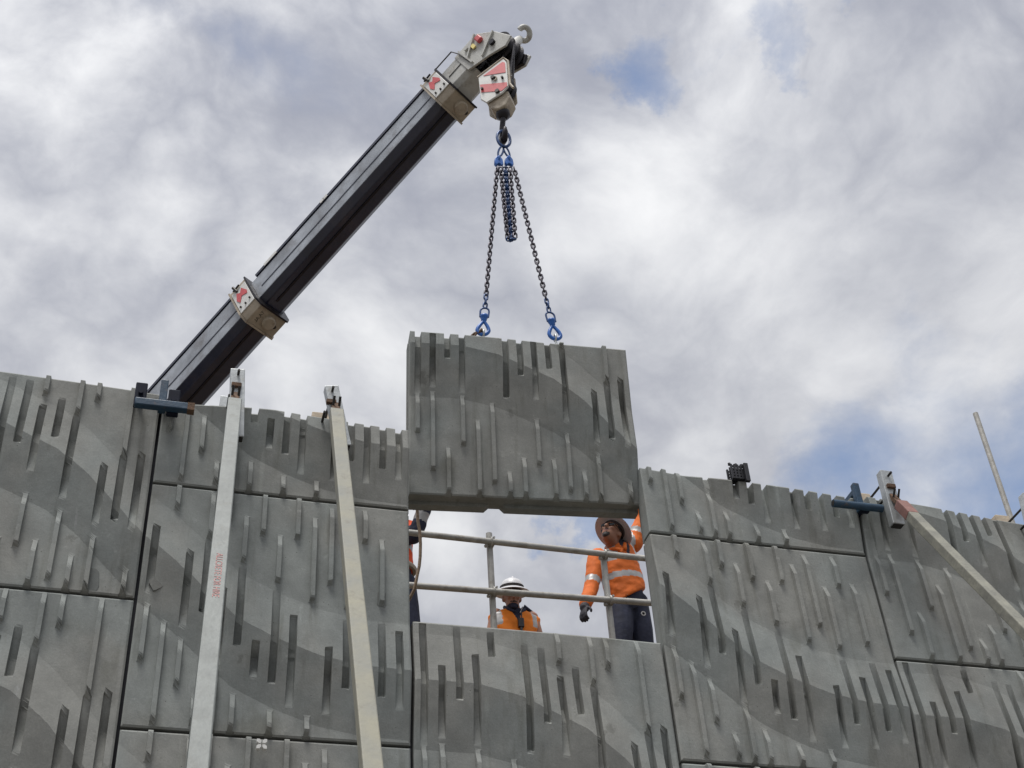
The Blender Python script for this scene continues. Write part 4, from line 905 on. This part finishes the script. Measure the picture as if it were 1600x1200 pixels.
def worker_vest():
    """further back, only head and shoulders over the sill"""
    Yp = 3.5; c0 = at(804, 975, Yp); g = Vector((c0.x, Yp, FILL))
    t = empty('person', g, 'worker in white hard hat and amber sleeveless vest, chest up behind the gap', 'person')
    hc = at(800, 935, Yp-.08); sR = at(776, 960, Yp); sL = at(830, 964, Yp)
    lat = (sL-sR).normalized(); chest = (sR+sL)/2-Zv*.02; nk = chest+Zv*.09
    pel = Vector((chest.x, Yp+.02, FILL+.93)); fw = Vector((0, -1, 0)); fw = (fw-lat*fw.dot(lat)).normalized()
    hf = Vector((-.10, -.95, -.22)).normalized(); hu = (Zv-hf*Zv.dot(hf)).normalized(); hr = hf.cross(hu)
    b = MB(); head_parts(b, hc, hr, hf, hu); limb(b, [chest-Zv*.03, nk, hc-hu*.05], [.075, .058, .055])
    eR = sR+Vector((-.075, -.02, -.27)); eL = sL+Vector((.055, -.02, -.27)); wR = eR+Vector((.05, -.16, -.17)); wL = eL+Vector((-.05, -.16, -.17))
    for s_, e, w in ((sR, eR, wR), (sL, eL, wL)):
        limb(b, [s_, s_.lerp(e, .5), e, e.lerp(w, .5), w], [.062, .056, .047, .045, .032]); hand_parts(b, w, (w-e), Vector((0, 0, -1)), (lat if s_ is sR else -lat), .95, .6)
    for s_ in (-1, 1):
        h = pel+lat*(s_*.09); k = Vector((h.x+s_*.02, h.y-.02, FILL+.48)); a = Vector((h.x+s_*.03, h.y+.03, FILL+.09))
        limb(b, [h, h.lerp(k, .5), k, k.lerp(a, .4), a], [.10, .092, .074, .070, .056]); limb(b, [a-Zv*.03, a+fw*.07-Zv*.045, a+fw*.15-Zv*.055], [.046, .044, .036])
    torso(b, [(pel-Zv*.09, lat, fw, .12, .10), (pel, lat, fw, .165, .12), (pel.lerp(chest, .5), lat, fw, .150, .115), (chest-Zv*.10, lat, fw, .170, .11), (chest+Zv*.0, lat, fw, .13, .08)])
    def cl(p):
        q = p-hc
        if p.z > nk.z-.03 and abs((p-chest).dot(lat)) < .12: return 1 if (q.dot(hu) > .035 and q.dot(hf) < .04) or (q.dot(hf) > .07 and abs(q.dot(hr)) < .03 and -.06 < q.dot(hu) < -.05) else 0
        for s_, e, w in ((sR, eR, wR), (sL, eL, wL)):
            if seg_t(p, s_, e)[0] < .075 or seg_t(p, e, w)[0] < .12: return 0
        return 3 if p.z < FILL+.12 else 2
    blob(b, 'body', [M_SKIN, M_BEARD, M_NAVY, M_BOOT], t, .009, 3, cl)
    b = MB()
    torso(b, [(pel+Zv*.0, lat, fw, .190, .145), (pel+Zv*.1, lat, fw, .190, .142), (pel.lerp(chest, .55), lat, fw, .195, .140), (chest-Zv*.10, lat, fw, .228, .130), (chest-Zv*.005, lat, fw, .238, .105), (chest+Zv*.045, lat, fw, .150, .085), (chest+Zv*.065, lat, fw, .085, .07)])
    H_ = (chest-pel).length
    def cv(p):
        q = p-chest; x, z, f = q.dot(lat), q.z, q.dot(fw)
        if f > .0 and abs(x) < .006+.36*(z+.10) and z > -.105: return 2
        if .135 < abs(x) < .185 and z > -.13 and f > -.03: return 1
        if -.34 < z < -.285: return 1
        return 0
    vs_ = blob(b, 'vest', [M_VEST, M_TAPE, M_NAVY], t, .009, 2, cv, .006)
    b = MB()
    for s_ in (-1, 1):
        b.tube([nk+lat*(s_*.06)-fw*.05, nk+lat*(s_*.085)+fw*.02-Zv*.005, nk+lat*(s_*.070)+fw*.085-Zv*.055, nk+lat*(s_*.02)+fw*.115-Zv*.10], [.014, .017, .018, .010], 8)
    b.tube([nk+lat*.08+fw*.03, nk+lat*.16+fw*.03-Zv*.035], [.03, .008], 8); child(b, 'collar', M_NAVY, t, 60, sub=vs_)
    b = MB(); c = chest+fw*.145-Zv*.13+lat*.015; b.obox(c, lat, fw, Zv, .05, .03, .085); b.tube([c-Zv*.04, c-Zv*.20+fw*.01], .012, 8); b.tube([c+Zv*.04+lat*.01, c+Zv*.10+lat*.01], .006, 6); child(b, 'radio', M_BLKP, t, bevel=.008)
    b = MB(); b.tube([nk+lat*.055+fw*.09-Zv*.03, nk+lat*.02+fw*.125-Zv*.11], .005, 6); child(b, 'lanyard', M_TAPE, t)
    hh = hard_hat('hard_hat', t, hc, hr, hf, hu, M_HATW, M_HATS)
    b = MB(); o = hc+hu*.055; b.lathe([(.1135, .026), (.1165, .026), (.1145, .050), (.111, .050), (.1135, .026)], o, hr, hf, hu, 36, .92, 1.06); child(b, 'dark_band', M_BEARD, t, 40, sub=hh)

def worker_hidden():
    """mostly behind the panel left of the gap; an arm, hip and thigh show"""
    Yp = 2.35; q = at(646, 950, Yp); cx = q.x-.165; g = Vector((cx, Yp, FILL))
    t = empty('person', g, 'worker in red-orange and navy half hidden behind the panel edge, arm raised by the rope', 'person')
    lat = X; fw = -Y_; pel = Vector((cx-.01, Yp+.02, FILL+.95)); chest = Vector((cx-.02, Yp, FILL+1.42)); nk = chest+Zv*.09; hc = nk+Vector((0, -.02, .16))
    hf = Vector((.3, -.8, .4)).normalized(); hu = (Zv-hf*Zv.dot(hf)).normalized(); hr = hf.cross(hu)
    sR, sL = chest-lat*.19, chest+lat*.16; eL = at(653, 833, Yp-.16); wL = at(664, 794, Yp-.24); eL = eL+Vector((-.03, 0, -.03)); eR = sR+Vector((-.10, -.05, -.28)); wR = eR+Vector((.05, -.18, -.10))
    wL = wL+(wL-eL)*.25
    b = MB(); head_parts(b, hc, hr, hf, hu); limb(b, [chest-Zv*.03, nk, hc-hu*.05], [.075, .060, .056])
    for s_ in (-1, 1):
        h = pel+lat*(s_*.095)-Zv*.03; k = Vector((h.x+s_*.055, h.y-.03, FILL+.50)); a = Vector((h.x+s_*.07, h.y+.05, FILL+.09))
        limb(b, [h+Zv*.03, h.lerp(k, .5), k, k.lerp(a, .4), a], [.105, .098, .078, .074, .060]); limb(b, [a-Zv*.03, a+fw*.07-Zv*.045, a+fw*.15-Zv*.055], [.048, .046, .038])
    torso(b, [(pel-Zv*.09, lat, fw, .13, .10), (pel, lat, fw, .175, .125), (pel.lerp(chest, .5), lat, fw, .15, .115), (chest-Zv*.10, lat, fw, .165, .11), (chest, lat, fw, .11, .08)])
    limb(b, [eR, wR], [.045, .034]); hand_parts(b, wR, wR-eR, -Zv, lat, 1, .6)
    def cl(p):
        if p.z > nk.z-.03: return 1 if (p-hc).dot(hu) > .035 else 0
        if seg_t(p, eR, wR)[0] < .13 and p.x < sR.x: return 0
        return 3 if p.z < FILL+.12 else 2
    blob(b, 'body', [M_SKIN, M_BEARD, M_NAVY, M_BOOT], t, .010, 3, cl)
    b = MB()
    torso(b, [(pel+Zv*.08, lat, fw, .185, .14), (pel+Zv*.16, lat, fw, .18, .138), (pel.lerp(chest, .6), lat, fw, .182, .135), (chest-Zv*.06, lat, fw, .185, .12), (chest+Zv*.03, lat, fw, .125, .09), (chest+Zv*.06, lat, fw, .08, .07)])
    limb(b, [sR+lat*.04, sR, sR.lerp(eR, .5), eR, eR.lerp(wR, .4)], [.08, .076, .064, .056, .05]); limb(b, [sL-lat*.05, sL, sL.lerp(eL, .5), eL, eL.lerp(wL, .5), wL], [.08, .076, .066, .062, .058, .052])
    def cs(p):
        d, tt = seg_t(p, eL, wL)
        if d < .09: return 2 if .42 < tt < .66 else 1
        if seg_t(p, eR, wR)[0] < .08: return 1
        z = p.z-pel.z; return 2 if .24 < z < .29 else 0
    blob(b, 'shirt', [M_ORED, M_NAVY, M_TAPE], t, .010, 2, cs, .006)
    b = MB(); d = (wL-eL).normalized(); hand_parts(b, wL, d, -Y_, -X, 1.05, .6); limb(b, [wL-d*.03, wL+d*.02], [.042, .040]); blob(b, 'glove', [M_GLOV], t, .006, 1)
    b = MB(); b.torus(pel+Zv*.095, lat, fw, .19, .145, .022, 28, 6); child(b, 'belt', M_TAN, t, 60)
    hard_hat('hard_hat', t, hc, hr, hf, hu, M_HATW, M_HATS)
worker_gap(); worker_vest(); worker_hidden()
# tag rope hanging from the lifted panel
pts = [at(x, y, 1.2) for x, y in ((651, 786), (652, 800), (653, 815), (656, 832), (657, 850), (656.5, 870), (655, 885), (652, 898), (650, 909), (647, 922))]
rt = hang(.03, .02, .14); pts = [rt, (rt+pts[0])/2+Vector((0, 0, -.05))] + pts + [Vector((pts[-1].x-.06, 1.3, FILL+.05))]
b = MB(); b.tube(pts, .011, 8); ro = b.build('rope', M_ROPE, smooth=60, loc=pts[0]); tag(ro, 'brown tag rope dangling from the hung panel beside the half hidden worker', 'rope')
